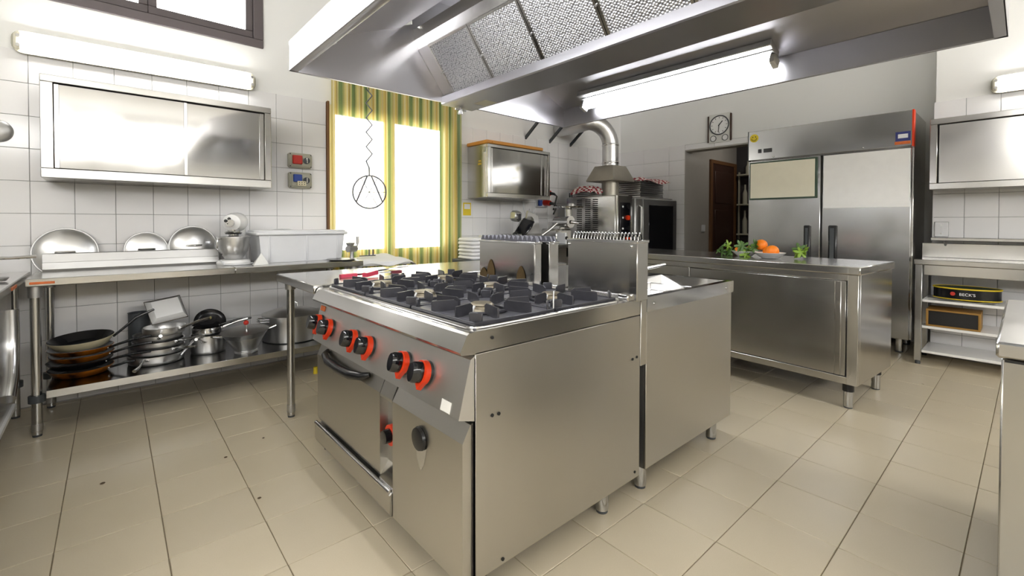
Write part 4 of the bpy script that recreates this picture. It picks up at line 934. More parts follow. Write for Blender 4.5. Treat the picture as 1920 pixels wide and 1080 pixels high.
m = MB(); slab(m, 1.375, 2.36, 1.44, 2.42, HY0, HY1); slab(m, 2.22, 2.36, 2.15, 2.42, HY0, HY1, -.003); m.box(1.44, 2.15, HY0, HY1, 2.60, 2.604); m.box(1.436, 1.44, HY0, HY1, 2.42, 2.604).box(2.15, 2.154, HY0, HY1, 2.42, 2.604); m.build('plenum', 'steel_hood', hd)
# filter rails: band above the filters on both banks
m = MB(); slab(m, 1.455, 2.365, 1.462, 2.30, HY0 + .01, HY1 - .005, .004); slab(m, 1.462, 2.30, 1.492, 2.25, HY0 + .01, HY1 - .005, .004); m.build('upper_rail', 'steel', hd)
m = MB(); m.prism([(1.665, 1.985), (1.665, 1.938), (1.672, 1.932), (1.915, 1.932), (1.922, 1.938), (1.922, 1.985), (1.916, 1.985), (1.916, 1.942), (1.671, 1.942), (1.671, 1.985)], 'y', HY0 + .01, HY1 - .005); m.build('grease_trough', 'steel_hood', hd, ang=20)
slab(MB(), 1.905, 1.985, 2.105, 2.25, HY0 + .01, HY1 - .005, .004).build('rear_filter_bank', 'steel_dull', hd)
# filters: framed panels of knitted mesh leaning from the trough to the upper rail
fx0, fz0, fx1, fz1 = 1.690, 1.985, 1.492, 2.250
fd_ = Vector((fx1 - fx0, 0, fz1 - fz0)); FLn = fd_.length; fd_.normalize(); fn = Vector((0, 1, 0)).cross(fd_)     # out-facing normal
if fn.z > 0: fn = -fn
FB = Matrix((Vector((0, 1, 0)), fd_, Vector((0, 1, 0)).cross(fd_))).transposed()
sgn = 1 if FB.col[2].dot(fn) > 0 else -1
FE = FB.to_euler()
wF = .402
mm = MB().box(-wF / 2 + .010, wF / 2 - .010, .012, FLn - .012, -.012, .002 * sgn).mesh('mesh_panel', 'filter')
fr_ = MB().box(-wF / 2 + .002, -wF / 2 + .014, .002, FLn - .002, -.016, .008).box(wF / 2 - .014, wF / 2 - .002, .002, FLn - .002, -.016, .008).box(-wF / 2 + .014, wF / 2 - .014, .002, .014, -.016, .008).box(-wF / 2 + .014, wF / 2 - .014, FLn - .014, FLn - .002, -.016, .008).mesh('grease_filter', 'steel')
cl_ = MB().cyl((0, FLn * .45, .006 * sgn), (0, FLn * .45, .022 * sgn), .006, n=10).box(-.016, .016, FLn * .45 - .004, FLn * .45 + .004, .010 * sgn, .016 * sgn, .001).mesh('clip', 'steel_dull')
for k in range(6):
    yc = 2.45 - wF * (k + .5)
    f = inst('grease_filter', fr_, hd, (fx0, yc, fz0), FE)
    for nm, me in (('mesh_panel', mm), ('clip', cl_)):
        o = bpy.data.objects.new(nm, me); COL.objects.link(o); o.parent = f
        if nm == 'clip': o.location = (wF / 2, 0, 0)
MB().prism([(fx0, fz0), (fx1, fz1), (fx1 + .006, fz1 + .004), (fx0 + .006, fz0 + .004)], 'y', 2.452, HY1 - .006).build('filler_panel', 'steel_hood', hd)
m = MB(); m.cyl((1.80, HY1 - .03, 1.932), (1.80, HY1 - .03, 1.90), .012, n=14); m.cyl((1.80, HY1 - .03, 1.905), (1.80, HY1 - .03, 1.888), .017, n=14); m.cyl((1.76, HY1 - .03, 1.918), (1.845, HY1 - .03, 1.918), .006, n=10); m.build('drain_tap', 'steel_dull', hd)
MB().box(1.45, 2.15, .9, 1.7, 2.604, 3.3, .004).build('duct', 'steel_hood', hd)
m = MB().box(1.80, 1.9, HY1 - .30, HY1 - .18, 1.9305, 1.932); m.build('grease_label', 'cream', hd)
# lamp inside the hood, mounted on the rear slope
def hood_lamp(label, X0, sx):
  hl = thing('hood_lamp', label, 'lamp', (X0 - sx * .09, 1.6, 2.1))
  sl = Vector((1.375 - HX0, 0, 2.36 - zb)).normalized(); sd = Vector((-sl.x * sx, 0, sl.z)); nd = Vector((-sl.z * sx, 0, -sl.x))      # up along the slope, and its down-facing normal
  def LB(u, w, y): return Vector((X0, y, zb)) + sd * u + nd * w
  def lbox(name, u0, u1, w0, w1, y0, y1, mat, b=.004):
    m = MB(); B = Matrix((sd, Vector((0, 1, 0)), nd)).transposed().to_4x4(); B.translation = Vector((X0, 0, zb)); m.M = B; m.box(u0, u1, y0, y1, w0, w1, b); return m.build(name, mat, hl)
  lbox('base_plate', .045, .17, .001, .045, .93, 2.30, 'steel_dull')
  lbox('lamp_tray', .02, .13, .045, .05, .93, 2.30, 'steel_dull', .001)
  lbox('end_holder', .035, .105, .05, .105, .925, .955, 'white_pl'); lbox('end_holder', .035, .105, .05, .105, 2.275, 2.305, 'white_pl')
  m = MB(); m.cyl(LB(.07, .082, .955), LB(.07, .082, 2.275), .019, n=16); m.build('lit_tube', 'tube_h', hl)
hood_lamp('bright fluorescent tube lamp fixed inside the far side of the hood', HX1, 1)
hood_lamp('fluorescent tube lamp hidden behind the near rim of the hood', HX0, -1)
# ------------------------------------------------------------------ second wall cabinet with a board on top
c2 = wall_cabinet('wall_cabinet', 'short steel wall cabinet with pale worn side and wooden board on top', 2.985, 3.925, 1.425, 1.985, 3.745, YW - .008, [(3.032, 3.80, .006), (3.70, 3.885, .017)], fw=.045)
for (z, s) in ((1.80, .05), (1.77, .06)): MB().box(2.983, 2.985, 3.88 - s / 2, 3.88 + s / 2, z, z + .022).build('old_sticker', 'ochre', c2)
MB().box(2.983, 2.985, 3.78, 3.815, 1.90, 1.955).build('metal_tag', 'steel_dull', c2)
bd = thing('wooden_board', 'orange wooden board lying on the short wall cabinet', 'board', (3.4, 3.9, 1.985))
MB().box(2.965, 3.80, 3.735, 4.09, 1.9855, 2.022, .006).build('plank', 'wood', bd); MB().box(3.03, 3.78, 3.722, 3.736, 1.9855, 2.010, .004).build('edge_strip', 'wood', bd)
# notices and sockets to the right of it
nb = thing('notice', 'tall ochre printed notice on the wall beside the short cabinet', 'notice', (4.10, YW, 1.75)); MB().box(4.02, 4.17, YW - .010, YW - .006, 1.74, 2.06).build('sheet', 'ochre', nb)
MB().box(4.0, 4.17, YW - .0105, YW - .0098, 2.03, 2.06).build('header', 'orange_st', nb)
for k, (a, z) in enumerate([(4.07, 1.96), (4.10, 1.93), (4.06, 1.90), (4.08, 1.86), (4.07, 1.82)]): MB().box(a, a + .05, YW - .0112, YW - .0102, z, z + .01).build('print_line', 'stain', nb)
pl = thing('rating_plate', 'small dark grey plate below the ochre notice', 'plate', (4.1, YW, 1.61)); MB().box(4.04, 4.19, YW - .012, YW - .006, 1.61, 1.71, .002).build('plate', 'grey_dk', pl)
for z in (1.63, 1.65, 1.67, 1.69): MB().box(4.06, 4.17, YW - .0128, YW - .0119, z, z + .005).build('print_line', 'grey_pl', pl)
def plugsock(x, z, lab, long):
    t = thing('power_socket', lab, 'socket', (x, YW - .006, z))
    MB().box(x - .10, x + .08, YW - .05, YW - .006, z - .06, z + .06, .008).build('box', 'white_pl', t)
    MB().box(x - .10, x - .04, YW - .085, YW - .05, z - .045, z + .045, .01).build('blue_flap', 'blue', t)
    m = MB(); m.cyl((x + .02, YW - .05, z), (x + .03, YW - .14, z - .01), .038, .034, 18); m.build('red_plug', 'redsw', t)
    m = MB(); m.tube([(x + .03, YW - .135, z - .01), (x + .06, YW - .18, z - .02), (x + .09, YW - .20, z - .05), (x + .08, YW - .15, z - long)], [.022, .016, .010, .010], 10); m.build('cable', 'black', t)
plugsock(4.13, 1.535, 'industrial socket with blue flap and red plug, upper of two', .22); plugsock(4.13, 1.41, 'industrial socket with blue flap and red plug, lower of two', .15)
yn = thing('yellow_notice', 'small yellow and white safety notice beside the curtain', 'notice', (2.98, YW, 1.25)); MB().box(2.925, 3.03, YW - .010, YW - .006, 1.235, 1.375).build('sheet', 'yellow', yn); MB().box(2.938, 3.017, YW - .0112, YW - .0098, 1.305, 1.36).build('white_field', 'paper', yn)
cb = solo('loose_cable', MB().tube([(3.78, 4.06, 1.42), (3.80, 4.06, 1.30), (3.84, 4.05, 1.24), (3.88, 4.05, 1.32), (3.92, 4.05, 1.23), (3.97, 4.06, 1.30), (4.0, 4.07, 1.40)], .007, 8), 'white_pl', 'loose pale cable looping below the short wall cabinet', 'cable')
# shelf brackets high on the wall
br = thing('wall_shelf', 'high wall shelf on dark slanting brackets above the oven corner', 'shelf', (4.3, 3.95, 2.2))
for x in (3.864, 4.29, 4.69):
    MB().add([(x - .012, YW - .007, 2.18), (x + .012, YW - .007, 2.18), (x + .012, YW - .007, 2.22), (x - .012, YW - .007, 2.22), (x - .012, 3.72, 2.47), (x + .012, 3.72, 2.47), (x + .012, 3.72, 2.505), (x - .012, 3.72, 2.505)], [(0, 1, 2, 3), (7, 6, 5, 4), (0, 4, 5, 1), (1, 5, 6, 2), (2, 6, 7, 3), (3, 7, 4, 0)]).build('bracket', 'grey_dk', br)
MB().box(3.7, 4.9, 3.70, YW, 2.505, 2.53, .003).build('shelf_board', 'white_pl', br)
# ------------------------------------------------------------------ back table with slicer, mincer, towels
bt = thing('back_table', 'dark open steel table below the short wall cabinet', 'table', (3.5, 3.75, 0)); ZB = .915
MB().box(2.93, 4.27, 3.38, 4.09, ZB - .035, ZB, .004).build('top', 'steel', bt); MB().box(2.97, 4.25, 3.42, 4.06, .62, .645, .003).build('shelf', 'steel_dark', bt); MB().box(2.97, 4.25, 4.05, 4.07, .2, ZB - .04).build('under_shade', 'darkgap', bt)  # dark sheet at the back stands for the shade under the table
for (x, y) in [(2.97, 3.42), (4.23, 3.42), (2.97, 4.05), (4.23, 4.05)]: leg(bt, x, y, ZB - .035, .021)
solo('steel_canister', MB().lathe([(0, 0), (.035, 0), (.037, .005), (.037, .12), (.028, .13), (.012, .135), (.012, .155), (0, .157)], 24, (3.74, 3.52, .6455)), 'chrome', 'shiny steel canister on the shelf of the back table', 'canister')
# slicer
sl_ = thing('meat_slicer', 'aluminium meat slicer with round blade on the back table', 'slicer', (3.42, 3.68, ZB))
m = MB(); m.box(3.22, 3.66, 3.55, 3.86, ZB + .025, ZB + .12, .03); m.build('base', 'alu', sl_)
for (x, y) in ((3.26, 3.58), (3.62, 3.58), (3.26, 3.83), (3.62, 3.83)): MB().cyl((x, y, ZB), (x, y, ZB + .03), .02, n=12).build('rubber_foot', 'black', sl_)
m = MB(); m.M = Matrix.Translation((3.40, 3.62, ZB + .205)) @ Euler((.25, .55, 0)).to_matrix().to_4x4() @ Matrix.Rotation(pi / 2, 4, 'Y'); m.lathe([(0, .012), (.10, .010), (.125, .0), (.10, -.008), (0, -.01)], 36); m.build('blade', 'chrome', sl_)
m = MB(); m.M = Matrix.Translation((3.37, 3.60, ZB + .17)) @ Euler((.25, .55, 0)).to_matrix().to_4x4(); m.box(-.02, .0, -.10, .10, -.10, .12, .018); m.build('blade_guard', 'black_gloss', sl_)
m = MB(); m.M = Matrix.Translation((3.55, 3.66, ZB + .21)) @ Euler((.0, .30, .15)).to_matrix().to_4x4()
m.prism([(-.13, -.10), (.10, -.13), (.15, -.02), (.06, .13), (-.13, .13)], 'y', -.01, .01); m.build('carriage_plate', 'alu', sl_)
m = MB(); m.M = Matrix.Translation((3.27, 3.62, ZB + .31)) @ Euler((0, .2, .2)).to_matrix().to_4x4(); m.box(-.055, .055, -.05, .05, -.055, .055, .022); m.build('sharpener_cap', 'steel_dull', sl_)
MB().box(3.235, 3.30, 3.565, 3.575, ZB + .27, ZB + .335, .004).build('sharpener_window', 'black_gloss', sl_)
m = MB(); m.sphere((3.20, 3.56, ZB + .115), .026, 14, 8); m.build('control_dial', 'black', sl_)
m = MB(); m.tube([(3.62, 3.58, ZB + .10), (3.70, 3.54, ZB + .16), (3.80, 3.52, ZB + .235)], .016, 10); m.build('push_handle', 'chrome', sl_)
# electric mincer
em = thing('electric_mincer', 'steel electric mincer with feed pan beside the slicer', 'mincer', (3.98, 3.62, ZB))
m = MB(); m.box(3.84, 4.10, 3.55, 3.82, ZB + .001, ZB + .17, .02); m.build('motor_housing', 'steel_h', em)
m = MB(); m.cyl((3.98, 3.70, ZB + .25), (3.98, 3.50, ZB + .25), .062, n=24); m.box(3.94, 4.04, 3.60, 3.80, ZB + .16, ZB + .25, .01); m.build('head', 'chrome', em)
m = MB(); m.cyl((3.98, 3.50, ZB + .25), (3.98, 3.465, ZB + .25), .07, n=24); m.cyl((3.98, 3.466, ZB + .25), (4.04, 3.40, ZB + .235), .022, .012, 12); m.build('ring_nut', 'chrome', em)
m = MB(); m.cyl((4.04, 3.56, ZB + .27), (4.04, 3.56, ZB + .40), .036, .042, 20); m.build('feed_tube', 'chrome', em)
m = MB(); m.lathe([(.04, .0), (.06, .008), (.17, .018), (.178, .034), (.172, .034), (.06, .014), (.036, .006)], 36, (4.04, 3.56, ZB + .395)); m.build('feed_pan', 'chrome', em)
m = MB(); m.cyl((4.08, 3.55, ZB + .40), (4.08, 3.55, ZB + .46), .055, .045, 20); m.lathe([(0, .475), (.03, .47), (.045, .46)], 20, (4.08, 3.55, ZB)); m.build('pusher', 'chrome', em)
MB().box(3.835, 3.865, 3.42, 3.55, ZB + .001, ZB + .13, .006).build('switch_box', 'white_pl', em); MB().cyl((3.85, 3.42, ZB + .07), (3.85, 3.41, ZB + .07), .02, n=14).build('switch', 'black', em)
# towels and blue box at the left end
for k in range(6):
    m = MB(); m.box(2.58 + .006 * (k % 2), 2.90, 3.46 + .005 * (k % 3), 3.72, .80 + .035 * k, .832 + .035 * k, .014)
    solo('folded_towel', m, 'cloth', ['lowest', 'second lowest', 'third lowest', 'third highest', 'second highest', 'topmost'][k] + ' folded white towel in the pile beside the curtain', 'towel', 'folded towels by the curtain')
tsn = thing('towel_stand', 'low dark stand carrying the pile of white towels', 'stand', (2.74, 3.6, 0)); MB().box(2.56, 2.92, 3.42, 3.78, .76, .799, .004).build('top', 'grey_dk', tsn)
for (x, y) in [(2.59, 3.46), (2.89, 3.46), (2.59, 3.74), (2.89, 3.74)]: leg(tsn, x, y, .76, .015)
bb = thing('tissue_box', 'light blue and white box on the back table beside the towels', 'box', (3.02, 3.62, ZB)); MB().box(2.94, 3.12, 3.70, 3.84, ZB + .001, ZB + .105, .004).build('carton', 'ltblue', bb); MB().box(2.937, 3.123, 3.697, 3.843, ZB + .072, ZB + .108, .003).build('flap', 'white_pl', bb)
# ------------------------------------------------------------------ combi oven with flue, trays on top
ov = thing('convection_oven', 'large steel convection oven with dark glass door in the corner', 'oven', (4.95, 3.44, 0))
OX0, OX1, OY0, OY1, OZ0, OZ1 = 4.312, 5.575, 3.06, 3.84, .72, 1.472
MB().box(OX0, OX1, OY0 + .03, OY1, OZ0, OZ1, .012).build('body', 'steel_h', ov)
for (a, b) in [((3.58, 3.68)), ((3.47, 3.55)), ((3.33, 3.43))]:
    pass
for r_ in range(17):
    z = 1.43 - .0235 * r_
    for (a, b) in ((3.58, 3.66), (3.45, 3.53), (3.34, 3.415)): MB().box(OX0 - .002, OX0 + .004, a, b, z - .006, z + .006).build('vent_slot', 'darkgap', ov)
MB().box(OX0, 4.60, OY0, OY0 + .032, OZ0, OZ1, .006).build('control_column', 'steel', ov)
cpn = MB().box(4.36, 4.55, OY0 - .004, OY0 + .002, .86, 1.39, .003).build('control_plate', 'black_gloss', ov)
for k in range(4):
    z = 1.34 - .125 * k
    MB().cyl((4.485, OY0 - .004, z), (4.485, OY0 - .03, z), .028, n=16).build('oven_knob', 'red' if k in (1, 3) else 'black', cpn)
    MB().cyl((4.40, OY0 - .004, z), (4.40, OY0 - .010, z), .012, n=10).build('pilot_lamp', 'white_pl', cpn)
dr = MB().box(4.62, 5.575, OY0 - .025, OY0 + .028, OZ0 + .02, OZ1 - .02, .012).build('oven_door', 'steel_dull', ov)
MB().box(4.78, 5.56, OY0 - .03, OY0 - .024, OZ0 + .03, OZ1 - .03, .004).build('door_frame', 'steel_dull', dr)
MB().box(4.90, 5.47, OY0 - .034, OY0 - .029, OZ0 + .08, OZ1 - .10, .002).build('glass', 'oven_glass', dr)
MB().tube([(4.70, OY0 - .025, 1.36), (4.70, OY0 - .06, 1.34), (4.70, OY0 - .06, .85), (4.70, OY0 - .025, .83)], .012, 8).build('door_handle', 'chrome', dr)
for (x, y) in [(4.38, 3.13), (5.5, 3.13), (4.38, 3.78), (5.5, 3.78)]: leg(ov, x, y, OZ0, .024)
MB().cyl((4.37, 3.81, OZ1), (4.37, 3.81, OZ1 + .055), .022, n=12).build('vent_knob', 'black', ov)
fp = thing('flue_pipe', 'round galvanised flue pipe with cone above the oven', 'flue', (4.70, 3.45, OZ1))
m = MB(); m.cyl((4.70, 3.45, OZ1 + .001), (4.70, 3.45, 1.70), .105, n=28); m.build('stub', 'duct', fp)
m = MB(); m.lathe([(.27, 1.665), (.275, 1.69), (.16, 1.845), (.14, 1.85), (.14, 1.845), (.26, 1.675)], 32, (4.70, 3.45, 0)) if False else MB()
m = MB(); m.add([(4.70 + sx * .225, 3.45 + sy * .20, 1.68) for sx, sy in ((-1, -1), (1, -1), (1, 1), (-1, 1))] + [(4.70 + sx * .14, 3.45 + sy * .135, 1.855) for sx, sy in ((-1, -1), (1, -1), (1, 1), (-1, 1))] + [(4.70 + sx * .225, 3.45 + sy * .20, 1.665) for sx, sy in ((-1, -1), (1, -1), (1, 1), (-1, 1))],
    [(0, 1, 5, 4), (1, 2, 6, 5), (2, 3, 7, 6), (3, 0, 4, 7), (4, 5, 6, 7), (8, 9, 1, 0), (9, 10, 2, 1), (10, 11, 3, 2), (11, 8, 0, 3), (11, 10, 9, 8)]); m.build('draught_cone', 'duct', fp)
P = [(4.70, 3.45, 1.85), (4.70, 3.45, 2.11)] + [(4.70 - .26 + .26 * math.cos(a), 3.45 + .12 - .12 * math.cos(a), 2.11 + .28 * math.sin(a)) for a in [pi / 2 * k / 8 for k in range(1, 9)]] + [(4.43, 3.62, 2.39), (4.45, 3.75, 2.385), (4.46, 4.098, 2.385)]
MB().tube(P, .10, 24).build('pipe', 'alu', fp)
for z in (1.90, 2.12): MB().lathe([(.103, -.012), (.107, 0), (.103, .012)], 28, (4.70, 3.45, z)).build('pipe_band', 'chrome', fp)
grp = 'oven trays stacked on the oven'
for k in range(8):
    m = MB(); zz = OZ1 + .002 + .026 * k; tray(m, 4.98 + .004 * (k % 3), 5.52, 3.20 + .006 * (k % 2), 3.72, zz + .024, .018, .014, .016, .012)
    solo('oven_tray', m, 'alu', ['lowest', 'second lowest', 'third lowest', 'fourth lowest', 'fourth highest', 'third highest', 'second highest', 'topmost'][k] + ' steel tray of the tall stack right of the flue', 'tray', grp)
ZK = OZ1 + .002 + .026 * 8
def cloth(x0, x1, y0, y1, z, amp, label, drop=.03):
    m = MB(); n = 18; g = []
    for j in range(n + 1):
        for i in range(n + 1):
            u, v = i / n, j / n; e = max(abs(2 * u - 1), abs(2 * v - 1)) ** 5
            g.append((x0 + (x1 - x0) * u, y0 + (y1 - y0) * v, z + amp * (.5 + .5 * math.sin(8 * u + 5 * v)) - drop * e))
    m.add(g, [(j * (n + 1) + i, j * (n + 1) + i + 1, (j + 1) * (n + 1) + i + 1, (j + 1) * (n + 1) + i) for j in range(n) for i in range(n)], True)
    solo('checked_cloth', m, 'check', label, 'cloth', ang=180)
cloth(4.94, 5.66, 3.16, 3.74, ZK + .03, .035, 'red checked cloth draped over the stacked oven trays', .055)
for k in range(3):
    m = MB(); zz = OZ1 + .002 + .026 * k; tray(m, 4.36, 4.58, 3.50, 3.76, zz + .024, .018, .014, .016, .012)
    solo('oven_tray', m, 'steel_dull', 'small steel tray under the checked cloth, %s of three left of flue' % ['lowest', 'middle', 'top'][k], 'tray', grp)
cloth(4.33, 4.585, 3.46, 3.80, OZ1 + .115, .03, 'red checked cloth bundled left of the flue pipe', .085)
# ------------------------------------------------------------------ wall clock
ck = thing('wall_clock', 'silver rectangular wall clock with two small dials above the doorway', 'clock', (XB, 2.60, 2.17)); KX = XB + .004
def kb(name, y0, y1, z0, z1, d0, d1, mat, b=.003, par=None): return MB().box(KX - d1, KX - d0, y0, y1, z0, z1, b).build(name, mat, par or ck)
kb('plate', 2.465, 2.745, 2.18, 2.545, .0, .02, 'silver'); kb('side_bar', 2.455, 2.472, 2.19, 2.53, .0, .028, 'wood_dk'); kb('side_bar', 2.738, 2.755, 2.19, 2.53, .0, .028, 'wood_dk')
m = MB(); m.cyl((KX - .02, 2.605, 2.40), (KX - .026, 2.605, 2.40), .115, n=40); fc = m.build('face', 'white_en', ck)
m = MB(); m.tube([(KX - .028, 2.605 + .118 * math.cos(2 * pi * i / 40), 2.40 + .118 * math.sin(2 * pi * i / 40)) for i in range(40)], .007, 6, True); m.build('bezel', 'grey_dk', ck)
for i in range(12):
    a = 2 * pi * i / 12; m = MB(); m.M = Matrix.Translation((KX - .027, 2.605, 2.40)) @ Matrix.Rotation(a, 4, 'X'); m.box(-.001, .001, -.003, .003, .085, .103); m.build('hour_mark', 'grey_dk', fc)
def hand(a, L, w):   # a clockwise from twelve as seen from the room (Y runs to the left)
    m = MB(); m.M = Matrix.Translation((KX - .030, 2.605, 2.40)) @ Matrix.Rotation(a, 4, 'X'); m.box(-.001, .001, -w, w, -.015, L); m.build('hand', 'black', ck)
hand(.72, .065, .005); hand(3.25, .09, .0035)
for y in (2.68, 2.53):
    m = MB(); m.cyl((KX - .02, y, 2.235), (KX - .026, y, 2.235), .036, n=24); m.build('small_dial', 'white_en', ck)
    m = MB(); m.tube([(KX - .026, y + .036 * math.cos(2 * pi * i / 24), 2.235 + .036 * math.sin(2 * pi * i / 24)) for i in range(24)], .004, 6, True); m.build('dial_ring', 'grey_dk', ck)
# ------------------------------------------------------------------ double-door fridge
fg = thing('fridge', 'tall double-door steel fridge with message boards on its doors', 'fridge', (5.45, 1.3, 0)); GX0, GX1, GY0, GY1 = 5.10, 5.80, .637, 1.965
MB().box(GX0 + .06, GX1, GY0, GY1, .15, 2.115, .004).build('body', 'steel_h', fg)
MB().box(GX0 - .004, GX0 + .062, GY0, GY1, 1.815, 2.118, .004).build('top_panel', 'steel_fridge', fg)
for (a, b) in ((1.305, 1.962), (.645, 1.293)):
    d = MB().box(GX0, GX0 + .055, a, b, .155, 1.805, .006).build('door', 'steel_fridge', fg)
    ya, yb = ((1.383, 1.437) if a > 1 else (1.168, 1.234))
    MB().box(GX0 - .028, GX0 + .002, ya, yb, .60, 1.135, .008).build('handle', 'black', d); MB().box(GX0 - .031, GX0 - .027, ya + .018, yb - .014, .62, 1.11, .001).build('grip_slot', 'grey_dk', d)
MB().box(GX0 + .005, GX0 + .06, 1.293, 1.305, .155, 1.805).build('door_gap', 'darkgap', fg)
b1 = MB().box(GX0 - .014, GX0 + .0, 1.330, 1.950, 1.398, 1.792, .004).build('message_board_frame', 'green', fg); MB().box(GX0 - .0155, GX0 - .0135, 1.350, 1.936, 1.415, 1.776).build('message_board', 'cream', b1)
MB().box(GX0 - .004, GX0 + .0005, .655, 1.282, 1.297, 1.795, .001).build('whiteboard', 'white_en', fg)
MB().box(GX0 - .006, GX0 + .064, GY0 - .004, GY0 + .010, 1.81, 2.12, .002).build('red_end_strip', 'red', fg)
MB().box(GX0 - .006, GX0 + .03, GY1 - .004, GY1 + .006, 1.81, 2.12, .002).build('end_strip', 'grey_dk', fg)
for (a, b) in ((1.835, 1.868), (1.735, 1.815)): MB().box(GX0 - .008, GX0 - .003, a, b, 1.885, 1.925, .001).build('control_display', 'black_gloss', fg)
m = MB(); m.cyl((GX0 - .004, 1.908, 2.045), (GX0 - .006, 1.908, 2.045), .042, n=28); sm = m.build('smiley_sticker', 'yellow', fg)
for s in (-1, 1): MB().cyl((GX0 - .006, 1.908 + s * .014, 2.058), (GX0 - .0068, 1.908 + s * .014, 2.058), .006, n=10).build('eye', 'black', sm)
MB().tube([(GX0 - .0065, 1.908 + .024 * math.cos(a), 2.044 + .024 * math.sin(a)) for a in [pi + pi * k / 10 for k in range(11)]], .0025, 5).build('smile', 'black', sm)
s1 = MB().box(GX0 - .006, GX0 - .0035, .655, .755, 1.86, 1.94).build('blue_sticker', 'bluest', fg); MB().box(GX0 - .0068, GX0 - .0055, .672, .738, 1.885, 1.92).build('sticker_emblem', 'white_pl', s1); MB().box(GX0 - .0062, GX0 - .0035, .655, .76, 1.832, 1.858).build('orange_sticker', 'orange_st', fg)
for y in (1.72, .98): MB().sphere((GX0 - .006, y, 1.835), .009, 10, 6).build('lock', 'chrome', fg)
for (x, y) in [(5.32, .74), (5.32, 1.86), (5.7, .74), (5.7, 1.86)]: leg(fg, x, y, .152, .03)
# ------------------------------------------------------------------ island counter with the fruit
RZ = math.radians(-4.8)
ic = thing('island_counter', 'long steel counter with sliding doors carrying the fruit plates', 'counter', (3.385, .655, 0), rz=RZ)
LC, DC, ZI = 2.25, .70, .89
def ib(name, *a, mat='steel_h', b=.003, par=None): return MB().box(*a, b).build(name, mat, par or ic, local=True)
ib('top', 0, DC, 0, LC, ZI - .048, ZI, mat='steel', b=.005)
ib('carcass', .03, DC - .03, .02, LC - .02, .165, ZI - .048)
ib('top_rail', .012, .03, .012, LC - .012, ZI - .088, ZI - .049); ib('bottom_rail', .010, .032, .012, LC - .012, .16, .205); ib('corner_post', .008, .045, .010, .068, .16, ZI - .05)
ib('end_panel', .045, DC - .02, .010, .022, .16, ZI - .05); ib('door_track', .028, .034, .07, LC - .02, .205, ZI - .088, mat='darkgap')
d_ = ib('sliding_door', .014, .026, .075, 1.13, .208, ZI - .092); ib('edge_fold', .008, .016, .10, .135, .21, ZI - .094, par=d_, mat='steel'); ib('sliding_door', .02, .03, 1.11, LC - .06, .208, ZI - .092)
ib('mullion', .006, .028, 1.135, 1.155, .205, ZI - .088, mat='steel')
for (x, y) in [(.075, .075), (DC - .09, .075), (.075, LC - .08), (DC - .09, LC - .08), (.075, 1.1), (DC - .09, 1.1)]:
    l = MB().cyl((x, y, .008), (x, y, .115), .026, n=20).build('leg', 'steel_leg', ic, local=True); MB().cyl((x, y, .105), (x, y, .165), .031, n=20).build('leg_sleeve', 'black', l, local=True); MB().cyl((x, y, 0), (x, y, .01), .024, n=20).build('foot', 'grey_dk', l, local=True)
# fruit plates
def plate(cx, cy, label, s):
    t = thing('fruit_plate', label, 'plate', (cx, cy, ZI), 'white fruit plates'); m = MB()
    m.lathe([(0, .0), (s * .5, .0), (s * .55, .004), (s * .8, .024), (s, .042), (s * 1.02, .044), (s * .98, .045), (s * .76, .029), (s * .5, .008), (0, .006)], 40, (cx, cy, ZI + .0005)); m.build('dish', 'white_en', t)
plate(3.80, 1.485, 'white dish with oranges and leaves, farther from the fridge handles', .095); plate(3.725, 1.275, 'white dish holding the largest orange, nearer the counter end', .105)
for (x, y, z, r, lab) in [(3.715, 1.255, .056, .046, 'big round orange alone at the right of its dish'), (3.80, 1.315, .050, .036, 'small orange half hidden behind the biggest one'), (3.82, 1.37, .095, .045, 'orange resting highest, behind the green leaves'), (3.80, 1.455, .046, .036, 'orange half covered by leaves in the farther dish'), (3.815, 1.535, .046, .034, 'orange at the left rim of the farther dish')]:
    t = thing('orange', lab, 'fruit', (x, y, ZI + z - r * .95), 'oranges on the counter'); m = MB(); m.sphere((x, y, ZI + z), r, 28, 16, .95); m.build('peel', 'orange', t); MB().sphere((x - .006, y + .004, ZI + z + r * .94), .004, 8, 5).build('stem_scar', 'leaf', t)
def leafmesh(mat):
    # five-lobed leaf, slightly cupped
    out = []; n = 60
    for i in range(n):
        a = 2 * pi * i / n; r = .34 + .66 * abs(math.cos(2.5 * (a - pi / 2))) ** 1.7 + .03 * math.sin(23 * a)
        if abs((a - 3 * pi / 2 + pi) % (2 * pi) - pi) < .25: r *= .35
        out.append((r * math.cos(a), r * math.sin(a)))
    m = MB(); vs = [(0, 0, .10)] + [(x * .5, y * .5, .07) for x, y in out] + [(x, y, -.08 * (x * x + y * y)) for x, y in out]
    m.add(vs, [(0, 1 + i, 1 + (i + 1) % n) for i in range(n)] + [(1 + i, n + 1 + i, n + 1 + (i + 1) % n, 1 + (i + 1) % n) for i in range(n)], True)
    lo = [(x, y, z - .02) for x, y, z in vs]; m.add(lo, [(1 + (i + 1) % n, 1 + i, 0) for i in range(n)] + [(1 + (i + 1) % n, n + 1 + (i + 1) % n, n + 1 + i, 1 + i) for i in range(n)], True)
    return m.mesh('leaf_blade', mat, ang=180)
LM = {k: leafmesh(k) for k in ('leaf', 'leaf2')}
def leafy(cx, cy, label, leaves, stem_to):
    t = thing('leaf_sprig', label, 'leaves', (cx, cy, ZI), 'leaf sprigs on the counter')
    for (dx, dy, dz, s, rx, ry, rz_, k) in leaves:
        o = inst('leaf', LM[k], t, (cx + dx, cy + dy, ZI + dz), (rx, ry, rz_)); o.scale = (s, s, s)
        MB().tube([(cx, cy, ZI + .012), (cx + dx * .6, cy + dy * .6, ZI + dz * .7), (cx + dx, cy + dy, ZI + dz)], .002, 5).build('stem', 'leaf', t)
F = -1.35
rnd = random.Random(5)
